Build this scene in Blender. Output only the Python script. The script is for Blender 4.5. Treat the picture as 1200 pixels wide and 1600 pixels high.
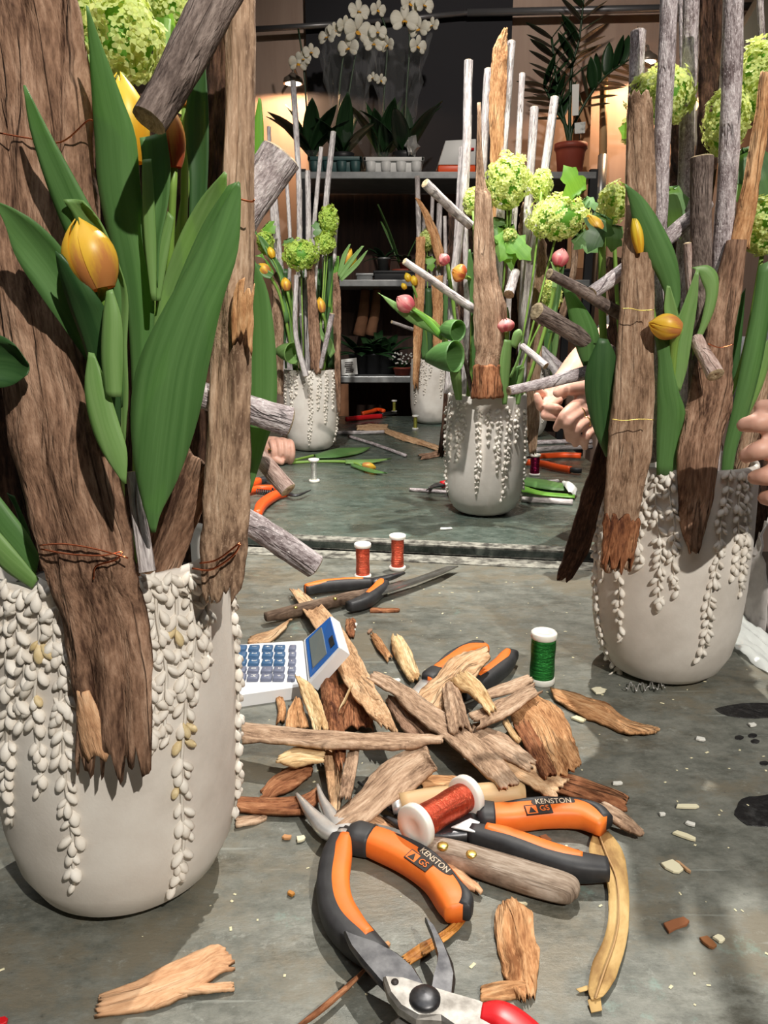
import bpy, bmesh, math, random
from mathutils import Vector as V, noise, Matrix
SC = bpy.context.scene
COL = SC.collection
for o in list(bpy.data.objects): bpy.data.objects.remove(o)
# ------------------------------------------------------------------ camera
T = 0.80                       # table top height
CZ = T + 0.40                  # camera height
F = 1200.0                     # focal length in pixels of the 1200x1600 frame
PITCH = math.atan(300/1200)
cam = bpy.data.objects.new('camera', bpy.data.cameras.new('camera'))
COL.objects.link(cam)
cam.data.sensor_fit = 'VERTICAL'; cam.data.sensor_height = 32; cam.data.lens = 24
cam.data.clip_start = 0.02
cam.location = (0, 0, CZ); cam.rotation_euler = (math.pi/2-PITCH, 0, 0)
SC.camera = cam
# ------------------------------------------------------------------ world, lamps, exposure
w = bpy.data.worlds.new('world'); SC.world = w; w.use_nodes = True
w.node_tree.nodes['Background'].inputs[0].default_value = (0.9, 0.95, 1, 1)
w.node_tree.nodes['Background'].inputs[1].default_value = 0.03
vs = SC.view_settings
vs.view_transform = 'Standard'; vs.look = 'None'; vs.gamma = 1; vs.use_curve_mapping = False
vs.exposure = 0.0
def spot(name, loc, tgt, power, deg, blend, col, r):
    l = bpy.data.lights.new(name, 'SPOT'); l.energy = power; l.spot_size = math.radians(deg)
    l.spot_blend = blend; l.color = col; l.shadow_soft_size = r
    o = bpy.data.objects.new(name, l); COL.objects.link(o); o.location = loc
    o.rotation_euler = (V(tgt)-V(loc)).to_track_quat('-Z', 'Y').to_euler(); return o
spot('ceiling_spot_front', (0.72, -1.0, 2.5), (-0.08, 0.62, 0.98), 190, 62, .5, (1, .94, .85), .014)
spot('ceiling_spot_mid', (0.36, 1.62, 2.8), (0.08, 0.85, T), 185, 80, .5, (1, .95, .87), .014)
spot('ceiling_spot_back', (-0.22, 0.7, 2.82), (0.12, 2.1, .92), 190, 60, .5, (1, .96, .9), .018)
spot('shelf_fill_spot', (0.35, 1.9, 2.82), (0.45, 3.7, 1.95), 70, 80, .8, (1, .9, .8), .03)  # extra unseen spot, added to brighten the shelves and back wall
al = bpy.data.lights.new('ambient_fill', 'AREA'); al.shape = 'RECTANGLE'; al.size = 2.4; al.size_y = 1.4; al.energy = 15  # unseen soft area light, added as weak ambient fill for the closed room
al.color = (.95, .97, 1)
alo = bpy.data.objects.new('ambient_fill', al); COL.objects.link(alo); alo.location = (0, .2, 2.83)
# ------------------------------------------------------------------ pixel helpers
CP, SP = math.cos(PITCH), math.sin(PITCH)
def ray(x, y):
    u = (x-600)/F; v = -(y-800)/F
    return V((u, CP+v*SP, -SP+v*CP))
YT = [(0, 0), (.37, .367), (.503, .498), (.828, .843), (1.44, 1.607), (2.03, 2.43), (2.62, 3.06), (2.95, 3.42), (9, 9.47)]
def YM(Y, a=0, b=1):           # first distance estimates -> distances after fitting the six planters
    for p, q in zip(YT, YT[1:]):
        if Y <= q[a]: return p[b]+(q[b]-p[b])*(Y-p[a])/(q[a]-p[a])
    return Y
def YI(Y): return YM(Y, 1, 0)
def PX(x, y, Y):               # point of the pixel's ray at distance Y into the room
    r = ray(x, y); return V((0, 0, CZ)) + r*(YM(Y)/r.y)
def PG(x, y, z=0.0):           # point of the pixel's ray at height z above the table
    r = ray(x, y); return V((0, 0, CZ)) + r*((T+z-CZ)/r.z)
def dep(p): return p.y*CP-(p.z-CZ)*SP
def pxm(p): return dep(p)/F    # metres per pixel at p
rnd = random.Random(7)
def nz(x, y=0, z=0): return noise.noise(V((x, y, z)))
# ------------------------------------------------------------------ materials
MATS = {}
def L(nt, a, b): nt.links.new(a, b)
def mat(name, c1, c2=None, c3=None, rough=.6, scale=20., stretch=(1, 1, 1), metal=0., bump=0., coord='UV', detail=5.,
        spec=.5, trans=0., alpha=1., sss=0., mixpos=(.35, .65), coat=0., bscale=None, bdist=.002):
    if name in MATS: return MATS[name]
    m = bpy.data.materials.new(name); m.use_nodes = True; nt = m.node_tree; bs = nt.nodes['Principled BSDF']
    bs.inputs['Roughness'].default_value = rough; bs.inputs['Metallic'].default_value = metal
    bs.inputs['Specular IOR Level'].default_value = spec
    bs.inputs['Coat Weight'].default_value = coat
    if trans: bs.inputs['Transmission Weight'].default_value = trans
    if alpha < 1: bs.inputs['Alpha'].default_value = alpha
    if sss:
        bs.inputs['Subsurface Weight'].default_value = sss; bs.inputs['Subsurface Radius'].default_value = (.01, .005, .003)
        bs.inputs['Subsurface Scale'].default_value = .6
    bs.inputs['Base Color'].default_value = (*c1, 1)
    if c2 or bump:
        tc = nt.nodes.new('ShaderNodeTexCoord'); mp = nt.nodes.new('ShaderNodeMapping'); mp.inputs['Scale'].default_value = stretch
        L(nt, tc.outputs[coord], mp.inputs[0])
        nn = nt.nodes.new('ShaderNodeTexNoise'); nn.inputs['Scale'].default_value = scale; nn.inputs['Detail'].default_value = detail
        nn.inputs['Roughness'].default_value = .62
        oi = nt.nodes.new('ShaderNodeObjectInfo'); ad = nt.nodes.new('ShaderNodeVectorMath'); ad.operation = 'ADD'
        L(nt, mp.outputs[0], ad.inputs[0]); L(nt, oi.outputs['Random'], ad.inputs[1]); L(nt, ad.outputs[0], nn.inputs['Vector'])
        if c2:
            cr = nt.nodes.new('ShaderNodeValToRGB'); cr.color_ramp.elements[0].color = (*c1, 1); cr.color_ramp.elements[0].position = mixpos[0]
            cr.color_ramp.elements[1].color = (*c2, 1); cr.color_ramp.elements[1].position = mixpos[1]
            if c3:
                e = cr.color_ramp.elements.new((mixpos[0]+mixpos[1])/2); e.color = (*c3, 1)
            L(nt, nn.outputs[0], cr.inputs[0]); L(nt, cr.outputs[0], bs.inputs['Base Color'])
        if bump:
            src = nn
            if bscale:
                src = nt.nodes.new('ShaderNodeTexNoise'); src.inputs['Scale'].default_value = bscale; src.inputs['Detail'].default_value = 6
                L(nt, ad.outputs[0], src.inputs['Vector'])
            bp = nt.nodes.new('ShaderNodeBump'); bp.inputs['Strength'].default_value = bump; bp.inputs['Distance'].default_value = bdist
            L(nt, src.outputs[0], bp.inputs['Height']); L(nt, bp.outputs[0], bs.inputs['Normal'])
    MATS[name] = m; return m
def grain(name, dark, mid, light, fine=430, coarse=45, st=.14, crack=.8, bump=.8, rough=.85, blotch=18, speck=0.):
    """wood or bark: streaks along the piece, blotches, fine fibre and dark cracks"""
    m = bpy.data.materials.new(name); m.use_nodes = True; nt = m.node_tree; bs = nt.nodes['Principled BSDF']; MATS[name] = m
    bs.inputs['Roughness'].default_value = rough; bs.inputs['Specular IOR Level'].default_value = .2
    tc = nt.nodes.new('ShaderNodeTexCoord'); oi = nt.nodes.new('ShaderNodeObjectInfo'); mu = nt.nodes.new('ShaderNodeMath'); mu.operation = 'MULTIPLY'; mu.inputs[1].default_value = 9.
    L(nt, oi.outputs['Random'], mu.inputs[0]); ad = nt.nodes.new('ShaderNodeVectorMath'); ad.operation = 'ADD'; L(nt, tc.outputs['UV'], ad.inputs[0]); L(nt, mu.outputs[0], ad.inputs[1])
    def noi(sc, sv, d=3, ro=.55, dist=0.):
        mp = nt.nodes.new('ShaderNodeMapping'); mp.inputs['Scale'].default_value = (1, sv, 1); L(nt, ad.outputs[0], mp.inputs[0])
        n = nt.nodes.new('ShaderNodeTexNoise'); n.inputs['Scale'].default_value = sc; n.inputs['Detail'].default_value = d; n.inputs['Roughness'].default_value = ro; n.inputs['Distortion'].default_value = dist
        L(nt, mp.outputs[0], n.inputs['Vector']); return n.outputs[0]
    def ma(a, b, c):
        x = nt.nodes.new('ShaderNodeMath'); x.operation = 'MULTIPLY_ADD'; L(nt, a, x.inputs[0]); x.inputs[1].default_value = b
        if isinstance(c, float): x.inputs[2].default_value = c
        else: L(nt, c, x.inputs[2])
        return x.outputs[0]
    n1, n2, n3 = noi(coarse*2.2, st, 5, .6, .4), noi(fine*1.3, st*1.4, 3, .6), noi(blotch*1.6, .6, 4, .6)
    fac = ma(n1, .9, ma(n2, .75, ma(n3, .75, -.7)))
    r = nt.nodes.new('ShaderNodeValToRGB'); e = r.color_ramp.elements; e[0].position = .26; e[0].color = (*dark, 1); e[1].position = .76; e[1].color = (*light, 1); q = e.new(.5); q.color = (*mid, 1); L(nt, fac, r.inputs[0])
    col = r.outputs[0]
    n4 = noi(60, st*.55, 3, .5, 1.2); cr = nt.nodes.new('ShaderNodeValToRGB'); e = cr.color_ramp.elements; e[0].position = .475; e[0].color = (0, 0, 0, 1); e[1].position = .5; e[1].color = (crack,)*3+(1,); q = e.new(.525); q.color = (0, 0, 0, 1); L(nt, n4, cr.inputs[0])
    gate = nt.nodes.new('ShaderNodeMath'); gate.operation = 'MULTIPLY'; gr = nt.nodes.new('ShaderNodeValToRGB'); gr.color_ramp.elements[0].position = .45; gr.color_ramp.elements[1].position = .6; L(nt, n3, gr.inputs[0])
    L(nt, cr.outputs[0], gate.inputs[0]); L(nt, gr.outputs[0], gate.inputs[1])
    mx = nt.nodes.new('ShaderNodeMix'); mx.data_type = 'RGBA'; L(nt, gate.outputs[0], mx.inputs[0]); L(nt, col, mx.inputs[6]); mx.inputs[7].default_value = (dark[0]*.35, dark[1]*.35, dark[2]*.35, 1); col = mx.outputs[2]
    if speck:
        n5 = noi(900, .5, 2, .5); sr = nt.nodes.new('ShaderNodeValToRGB'); sr.color_ramp.elements[0].position = .62; sr.color_ramp.elements[1].position = .7; sr.color_ramp.elements[1].color = (speck,)*3+(1,); L(nt, n5, sr.inputs[0])
        mx = nt.nodes.new('ShaderNodeMix'); mx.data_type = 'RGBA'; L(nt, sr.outputs[0], mx.inputs[0]); L(nt, col, mx.inputs[6]); mx.inputs[7].default_value = (light[0]*1.5, light[1]*1.5, light[2]*1.5, 1); col = mx.outputs[2]
    L(nt, col, bs.inputs['Base Color'])
    h = ma(n1, 1.2, ma(n2, .8, ma(gate.outputs[0], -1.5, 0.)))
    bp = nt.nodes.new('ShaderNodeBump'); bp.inputs['Strength'].default_value = bump; bp.inputs['Distance'].default_value = .0022; L(nt, h, bp.inputs['Height']); L(nt, bp.outputs[0], bs.inputs['Normal'])
    return m
grain('bark_brown', (.075, .038, .024), (.27, .155, .098), (.47, .3, .205), crack=.7)
grain('bark_tan', (.16, .095, .06), (.44, .29, .19), (.68, .5, .36), crack=.5, speck=.2, bump=.6)
grain('bark_peach', (.46, .24, .125), (.66, .38, .21), (.82, .54, .33), crack=.2, bump=.6)
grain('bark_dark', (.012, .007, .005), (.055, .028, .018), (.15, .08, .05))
grain('bark_grey', (.13, .075, .045), (.34, .215, .138), (.56, .4, .28), speck=.2, crack=.6)
grain('bark_rust', (.085, .028, .014), (.29, .115, .052), (.52, .25, .125))
grain('bark_orange', (.25, .105, .042), (.55, .285, .13), (.8, .5, .27), crack=.6)
grain('bark_cream', (.4, .23, .1), (.7, .48, .25), (.92, .74, .46), crack=.4)
grain('bark_pale', (.3, .16, .08), (.62, .385, .215), (.84, .6, .38), crack=.6)
grain('stick_grey', (.16, .12, .12), (.46, .395, .4), (.8, .74, .74), fine=520, coarse=70, st=.25, crack=.7, speck=.5)
grain('stick_white', (.27, .235, .235), (.56, .51, .5), (.84, .8, .77), fine=420, coarse=60, st=.12, crack=.7)
grain('stick_brown', (.06, .042, .037), (.17, .128, .11), (.34, .27, .235), fine=420, coarse=60, st=.2, crack=.6)
grain('stick_pink', (.26, .165, .14), (.5, .36, .31), (.76, .61, .55), fine=420, coarse=60, st=.2, crack=.6)
mat('cut_wood', (.3, .22, .13), (.62, .5, .32), rough=.85, scale=420, spec=.2, bump=.6, mixpos=(.3, .6))
def leafmat(name, c1, c2, tl=.3, rough=.42, scale=90):
    m = mat(name, c1, c2, rough=rough, scale=scale*3, stretch=(1, .03, 1), spec=.45, detail=4, mixpos=(.3, .7), bump=.35, bdist=.0006)
    nt = m.node_tree; bs = nt.nodes['Principled BSDF']; out = nt.nodes['Material Output']
    tr = nt.nodes.new('ShaderNodeBsdfTranslucent'); mx = nt.nodes.new('ShaderNodeMixShader'); mx.inputs[0].default_value = tl
    tr.inputs[0].default_value = (min(1, c2[0]*1.7), min(1, c2[1]*1.5), c2[2]*.8, 1)
    L(nt, bs.outputs[0], mx.inputs[1]); L(nt, tr.outputs[0], mx.inputs[2]); L(nt, mx.outputs[0], out.inputs[0]); return m
leafmat('leaf', (.085, .205, .055), (.16, .325, .105)); leafmat('leaf_light', (.17, .33, .09), (.29, .47, .17))
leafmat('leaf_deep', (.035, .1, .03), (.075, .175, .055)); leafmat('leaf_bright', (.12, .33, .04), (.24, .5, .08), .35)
leafmat('leaf_stem', (.16, .32, .05), (.3, .48, .1), .1)
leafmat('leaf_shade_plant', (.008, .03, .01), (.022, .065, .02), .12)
leafmat('floret', (.55, .68, .19), (.8, .88, .42), .35, .7, 40); leafmat('floret_green', (.4, .6, .1), (.62, .8, .22), .35, .7, 40)
leafmat('orchid_petal', (.7, .68, .62), (.85, .84, .8), .3, .6)
def petalmat(name, base, tip, tl=.25):
    m = bpy.data.materials.new(name); m.use_nodes = True; nt = m.node_tree; bs = nt.nodes['Principled BSDF']
    bs.inputs['Roughness'].default_value = .4
    uv = nt.nodes.new('ShaderNodeTexCoord'); sx = nt.nodes.new('ShaderNodeSeparateXYZ'); L(nt, uv.outputs['UV'], sx.inputs[0])
    ab = nt.nodes.new('ShaderNodeMath'); ab.operation = 'ABSOLUTE'; L(nt, sx.outputs[0], ab.inputs[0])
    nn = nt.nodes.new('ShaderNodeTexNoise'); nn.inputs['Scale'].default_value = 7; L(nt, uv.outputs['UV'], nn.inputs['Vector'])
    m1 = nt.nodes.new('ShaderNodeMath'); m1.operation = 'MULTIPLY_ADD'; L(nt, ab.outputs[0], m1.inputs[0]); m1.inputs[1].default_value = .55
    L(nt, sx.outputs[1], m1.inputs[2])
    m2 = nt.nodes.new('ShaderNodeMath'); m2.operation = 'MULTIPLY_ADD'; L(nt, nn.outputs[0], m2.inputs[0]); m2.inputs[1].default_value = .35; L(nt, m1.outputs[0], m2.inputs[2])
    cr = nt.nodes.new('ShaderNodeValToRGB'); cr.color_ramp.elements[0].position = .6; cr.color_ramp.elements[0].color = (*base, 1)
    cr.color_ramp.elements[1].position = 1.2 if False else 1.0; cr.color_ramp.elements[1].color = (*tip, 1)
    L(nt, m2.outputs[0], cr.inputs[0]); L(nt, cr.outputs[0], bs.inputs['Base Color'])
    tr = nt.nodes.new('ShaderNodeBsdfTranslucent'); L(nt, cr.outputs[0], tr.inputs[0]); mx = nt.nodes.new('ShaderNodeMixShader'); mx.inputs[0].default_value = tl
    L(nt, bs.outputs[0], mx.inputs[1]); L(nt, tr.outputs[0], mx.inputs[2]); L(nt, mx.outputs[0], nt.nodes['Material Output'].inputs[0])
    MATS[name] = m
petalmat('petal_orange', (.66, .27, .08), (.95, .6, .06)); petalmat('petal_yellow', (.85, .45, .03), (.98, .72, .06))
petalmat('petal_pink', (.66, .13, .16), (.85, .36, .34)); petalmat('petal_red', (.5, .1, .04), (.85, .4, .08))
mat('soil', (.012, .01, .008), (.04, .032, .025), rough=.95, scale=150, coord='Object', bump=.6)
mat('concrete', (.63, .58, .52), (.78, .74, .68), (.72, .67, .61), rough=.72, scale=14, coord='Object', bump=.12, bscale=500, spec=.3, bdist=.001)
mat('concrete_bead', (.66, .6, .52), (.83, .79, .72), rough=.62, scale=30, coord='Object', spec=.35)
mat('bead_ochre', (.55, .42, .2), (.7, .57, .34), rough=.6, scale=200, coord='Object')
mat('copper', (.75, .22, .1), rough=.28, metal=1.); mat('wire_red', (.75, .09, .045), (.95, .22, .12), rough=.25, metal=.9, scale=900, stretch=(.05, 1, 1), bump=1., bdist=.002)
mat('wire_green', (.01, .12, .02), (.06, .4, .08), rough=.22, metal=.9, scale=900, stretch=(.05, 1, 1), bump=1., bdist=.002)
mat('wire_wine', (.1, .004, .025), (.4, .02, .1), rough=.25, metal=.9, scale=600, stretch=(.05, 1, 1), bump=.5)
mat('wire_white', (.6, .6, .55), (.85, .85, .8), rough=.25, metal=.7, scale=600, stretch=(.05, 1, 1), bump=.5)
mat('wire_olive', (.4, .42, .06), (.66, .64, .15), rough=.3, metal=.7, scale=600, stretch=(.05, 1, 1), bump=.5)
mat('spool_plastic', (.86, .83, .76), rough=.4, sss=.15)
mat('grip_orange', (.86, .17, .02), (.92, .22, .03), rough=.5, scale=30, coord='Object', bump=.08, bscale=900, bdist=.0005)
mat('grip_black', (.018, .018, .02), (.035, .035, .038), rough=.55, scale=60, coord='Object', bump=.1, bscale=900, bdist=.0005)
mat('print_black', (.025, .018, .015), rough=.6); mat('print_cream', (.75, .6, .45), rough=.6)
mat('steel', (.62, .61, .6), (.8, .79, .77), rough=.35, metal=.75, scale=60, coord='Object'); mat('steel_dark', (.05, .05, .055), (.13, .13, .135), rough=.42, metal=.85, scale=70, coord='Object', bump=.15, bdist=.0006)
mat('steel_worn', (.22, .205, .185), (.46, .44, .41), rough=.55, metal=.8, scale=90, coord='Object', detail=8, bump=.1, bdist=.0005)
mat('blade', (.28, .28, .27), (.5, .5, .48), rough=.3, metal=.95, scale=40, coord='Object')
mat('red_plastic', (.66, .012, .018), rough=.35); mat('red_orange_plastic', (.9, .1, .015), rough=.38); mat('brass', (.72, .55, .16), rough=.35, metal=.9)
grain('handle_worn', (.13, .09, .065), (.32, .245, .185), (.54, .45, .37), st=.08, crack=.5, bump=.5)
grain('handle_dark', (.05, .03, .02), (.15, .1, .07), (.3, .22, .16), st=.08, crack=.5, bump=.5)
mat('handle_light', (.42, .26, .12), (.64, .43, .22), rough=.55, scale=50, stretch=(1, .12, 1), bump=.2)
mat('calc_white', (.83, .84, .86), rough=.42); mat('calc_blue', (.02, .14, .5), rough=.4); mat('key_blue', (.05, .13, .26), rough=.4)
mat('key_bright', (.03, .2, .5), rough=.4); mat('key_grey', (.17, .19, .27), rough=.4); mat('lcd', (.2, .23, .22), rough=.18)
mat('white_plastic', (.7, .71, .7), rough=.45); mat('teal_plastic', (.035, .09, .09), rough=.5); mat('black_plastic', (.015, .016, .018), rough=.5)
mat('terracotta', (.26, .05, .03), rough=.55); mat('paper', (.7, .71, .68), (.3, .31, .3), rough=.8, scale=14, coord='Object', mixpos=(.55, .62))
mat('paper_plain', (.75, .75, .72), rough=.8); mat('clear_film', (.8, .83, .86), rough=.1, alpha=.03)
mat('shelf_metal', (.25, .26, .26), (.36, .37, .37), rough=.4, metal=.6, scale=20, coord='Object'); mat('rail_metal', (.2, .2, .21), rough=.4, metal=.6)
mat('wall_panel', (.42, .3, .24), (.5, .37, .3), rough=.85, scale=3, stretch=(4, 4, .4), coord='Object', bump=.1)
mat('dark_board', (.012, .012, .017), rough=.8); mat('dark_wood', (.035, .016, .01), (.085, .04, .024), rough=.7, scale=8, stretch=(6, 6, .6), coord='Object', bump=.2)
mat('drape_brown', (.2, .09, .045), (.3, .14, .07), rough=.9, scale=12, coord='Object')
mat('board_warm', (.42, .22, .1), (.55, .3, .15), rough=.7, scale=8, stretch=(6, 6, .6), coord='Object')
mat('floor_mat', (.06, .055, .05), (.1, .09, .08), rough=.7, scale=6, coord='Object'); mat('ceiling_mat', (.012, .012, .013), rough=.9); mat('side_wall', (.1, .085, .075), (.13, .11, .095), rough=.9, scale=3, coord='Object')
mat('cream_paint', (.75, .68, .52), rough=.8); mat('table_frame', (.05, .055, .05), rough=.5, metal=.5)
mat('skin', (.62, .33, .24), (.72, .42, .32), rough=.5, scale=25, coord='Object', sss=.15); mat('nail', (.75, .45, .38), rough=.3)
mat('hair', (.02, .012, .008), (.05, .03, .02), rough=.6, scale=60, coord='Object'); mat('cloth_dark', (.025, .024, .027), (.05, .048, .05), rough=.9, scale=40, coord='Object', bump=.2)
mat('cloth_grey', (.5, .46, .44), (.66, .62, .6), rough=.9, scale=25, coord='Object', bump=.4, bdist=.006); mat('gold', (.8, .6, .25), rough=.25, metal=1.)
mat('dry_leaf', (.3, .17, .06), (.66, .46, .2), (.5, .32, .12), rough=.7, scale=60, stretch=(1, .4, 1), bump=.3, spec=.3)
mat('rust_leaf', (.3, .1, .01), (.6, .27, .05), rough=.6, scale=120, bump=.4); mat('chip_pale', (.72, .66, .42), (.85, .8, .6), rough=.8, scale=100)
mat('chip_white', (.75, .74, .68), rough=.8); mat('lamp_metal', (.3, .25, .2), rough=.4, metal=.5); mat('tulip_green_tip', (.3, .4, .08), rough=.5)
def emis(name, c, s):
    m = bpy.data.materials.new(name); m.use_nodes = True; b = m.node_tree.nodes['Principled BSDF']
    b.inputs['Emission Color'].default_value = (*c, 1); b.inputs['Emission Strength'].default_value = s; MATS[name] = m
emis('bulb', (1, .78, .5), 9)
# zinc table top: mottled grey green sheet with stains, scratches and a patchy gloss
def zinc(name, c1, c2, c3, stain, gloss=(.34, .62)):
    m = bpy.data.materials.new(name); m.use_nodes = True; nt = m.node_tree; bs = nt.nodes['Principled BSDF']; MATS[name] = m
    tc = nt.nodes.new('ShaderNodeTexCoord')
    def noi(sc, st=(1, 1, 1), d=6, ro=.6):
        mp = nt.nodes.new('ShaderNodeMapping'); mp.inputs['Scale'].default_value = st; L(nt, tc.outputs['Object'], mp.inputs[0])
        n = nt.nodes.new('ShaderNodeTexNoise'); n.inputs['Scale'].default_value = sc; n.inputs['Detail'].default_value = d; n.inputs['Roughness'].default_value = ro
        L(nt, mp.outputs[0], n.inputs['Vector']); return n
    def ramp(n, a, b, ca, cb):
        r = nt.nodes.new('ShaderNodeValToRGB'); r.color_ramp.elements[0].position = a; r.color_ramp.elements[1].position = b
        r.color_ramp.elements[0].color = (*ca, 1); r.color_ramp.elements[1].color = (*cb, 1); L(nt, n.outputs[0], r.inputs[0]); return r
    def mix(fac, a, b, amt=1.):
        x = nt.nodes.new('ShaderNodeMix'); x.data_type = 'RGBA'; L(nt, fac, x.inputs[0]); L(nt, a, x.inputs[6])
        if isinstance(b, tuple): x.inputs[7].default_value = (*b, 1)
        else: L(nt, b, x.inputs[7])
        return x.outputs[2]
    a = ramp(noi(24, (1, 1.5, 1), 12, .78), .4, .6, c1, c2)
    st = ramp(noi(8.5, (1, 1.3, 1), 11, .74), .48, .6, (0, 0, 0), (1, 1, 1))
    c = mix(st.outputs[0], a.outputs[0], c3)
    dk = ramp(noi(9.3, (.8, 1.7, 1), 12, .8), .53, .64, (0, 0, 0), (.75, .75, .75)); c = mix(dk.outputs[0], c, stain)
    bl = ramp(noi(60, (1, 1, 1), 10, .8), .57, .66, (0, 0, 0), (.5, .5, .5)); c = mix(bl.outputs[0], c, (.38, .4, .36))
    tq = ramp(noi(5.1, (1, 1, 3), 12, .76), .6, .68, (0, 0, 0), (.7, .7, .7)); c = mix(tq.outputs[0], c, (.23, .38, .33))
    scn = ramp(noi(26, (.25, 5, 1), 3, .5), .69, .73, (0, 0, 0), (.35, .35, .35)); c = mix(scn.outputs[0], c, (.42, .45, .41))
    sp = ramp(noi(160, (1, 1, 1), 4, .7), .3, .36, (.45, .45, .45), (0, 0, 0)); c = mix(sp.outputs[0], c, (.04, .04, .035))
    L(nt, c, bs.inputs['Base Color'])
    rr = ramp(noi(12, (1, 2.2, 1), 7, .65), .35, .7, (gloss[0],)*3, (gloss[1],)*3); L(nt, rr.outputs[0], bs.inputs['Roughness'])
    bs.inputs['Metallic'].default_value = .12
    bp = nt.nodes.new('ShaderNodeBump'); bp.inputs['Strength'].default_value = .35; bp.inputs['Distance'].default_value = .003
    L(nt, noi(45, (1, 2.2, 1), 10, .7).outputs[0], bp.inputs['Height']); L(nt, bp.outputs[0], bs.inputs['Normal'])
zinc('zinc_front', (.112, .118, .1), (.228, .232, .2), (.19, .17, .125), (.06, .057, .04))
zinc('zinc_back', (.055, .078, .063), (.14, .175, .148), (.1, .112, .085), (.03, .038, .03), (.2, .42))
mat('worn_edge', (.04, .036, .03), (.34, .33, .28), (.17, .165, .14), rough=.6, scale=60, coord='Object', detail=9, mixpos=(.36, .6), bump=.4)
# ------------------------------------------------------------------ object helpers
W = {}
def setp(o, label=None, cat=None, group=None, kind=None):
    if label: o['label'] = label
    if cat: o['category'] = cat
    if group: o['group'] = group
    if kind: o['kind'] = kind
    return o
def empty(name, loc, label, cat, group=None, kind=None):
    o = bpy.data.objects.new(name, None); o.empty_display_size = .02; COL.objects.link(o); o.location = loc; W[o.name] = V(loc)
    return setp(o, label, cat, group, kind)
def mk(name, vs_, fs, *a, uv=None, smooth=True, kind=None, label=None):
    a = list(a)
    if not isinstance(a[0], str): uv = a.pop(0)
    m = a[0]; parent = a[1] if len(a) > 1 else None
    vs_ = [V(v) for v in vs_]
    if parent is not None: org = W[parent.name]
    else:
        n = len(vs_); org = V((sum(v.x for v in vs_)/n, sum(v.y for v in vs_)/n, min(v.z for v in vs_)))
    me = bpy.data.meshes.new(name); me.from_pydata([v-org for v in vs_], [], fs)
    if uv:
        ul = me.uv_layers.new(name='UVMap')
        for lp in me.loops: ul.data[lp.index].uv = uv[lp.vertex_index]
    me.polygons.foreach_set('use_smooth', [smooth]*len(me.polygons)); me.update()
    me.materials.append(MATS[m]); o = bpy.data.objects.new(name, me); COL.objects.link(o); W[o.name] = org
    if parent is not None: o.parent = parent
    else: o.location = org
    return setp(o, label, None, None, kind)
def merge(*ms):
    vs_, fs, uv = [], [], []
    for m in ms:
        k = len(vs_); vs_ += list(m[0]); fs += [tuple(i+k for i in f) for f in m[1]]
        uv += list(m[2]) if len(m) > 2 and m[2] else [(0, 0)]*len(m[0])
    return vs_, fs, uv
def cat_rom(pts, t):
    n = len(pts)-1; x = min(max(t, 0), 1)*n; i = min(int(x), n-1); f = x-i
    p1, p2 = pts[i], pts[i+1]
    p0 = pts[i-1] if i > 0 else p1*2-p2; p3 = pts[i+2] if i+2 <= n else p2*2-p1
    return .5*((2*p1)+(p2-p0)*f+(2*p0-5*p1+4*p2-p3)*f*f+(3*p1-p0-3*p2+p3)*f**3)
def ribbon(Ls, Rs, hint, n=26, k=9, thick=.004, curl=.3, rough=0., jag=(0, 0), edge=0., seed=0, fold=0., wave=0.):
    """closed sheet between two edge lines, arched across, with torn ends"""
    rg = random.Random(seed); s0 = rg.random()*50
    ja = [jag[0]*rg.random()**1.5 for _ in range(k)]; jb = [jag[1]*rg.random()**1.5 for _ in range(k)]
    cl = [(a+b)/2 for a, b in zip(Ls, Rs)]; leng = sum((cl[i+1]-cl[i]).length for i in range(len(cl)-1))
    top, bot, uv = [], [], []
    for i in range(n):
        for j in range(k):
            t0 = i/(n-1); t = ja[j]+(1-ja[j]-jb[j])*t0; s = j/(k-1)*2-1
            l = cat_rom(Ls, t); r = cat_rom(Rs, t); c = (l+r)/2; A = (r-l)/2
            d = cat_rom(cl, min(1, t+.02))-cat_rom(cl, max(0, t-.02))
            N = d.cross(A)
            if N.length < 1e-12: N = V(hint)
            N.normalize()
            if N.dot(hint) < 0: N = -N
            w_ = A.length; sm = 1.0
            if edge and abs(s) > .5: sm = 1+edge*(nz(t*leng*50+s0, s*3, 1.5)+.7*nz(t*leng*170+s0, s*5, 4.5))
            p = c+A*s*sm+N*(curl*w_*(1-s*s)-fold*w_*(1-abs(s))+wave*w_*math.sin(t*9+s0)*s)
            if rough: p = p+N*rough*(nz(s*w_*130+s0, t*leng*14, 3)+.6*nz(s*w_*330+s0, t*leng*40, 7)+.7*nz(s*3+s0, t*leng*28, 9))
            top.append(p); bot.append(p-N*thick*(1 if not rough else .75+.5*abs(nz(s*4, t*9, s0)))); uv.append((s*w_, t*leng))
    nv = n*k; fs = []
    for i in range(n-1):
        for j in range(k-1):
            a = i*k+j; fs.append((a, a+1, a+k+1, a+k)); fs.append((nv+a, nv+a+k, nv+a+k+1, nv+a+1))
    ring = [j for j in range(k)]+[i*k+k-1 for i in range(1, n)]+[(n-1)*k+j for j in range(k-2, -1, -1)]+[i*k for i in range(n-2, 0, -1)]
    for q in range(len(ring)):
        a, b = ring[q], ring[(q+1) % len(ring)]; fs.append((a, nv+a, nv+b, b))
    return top+bot, fs, uv+uv
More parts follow.
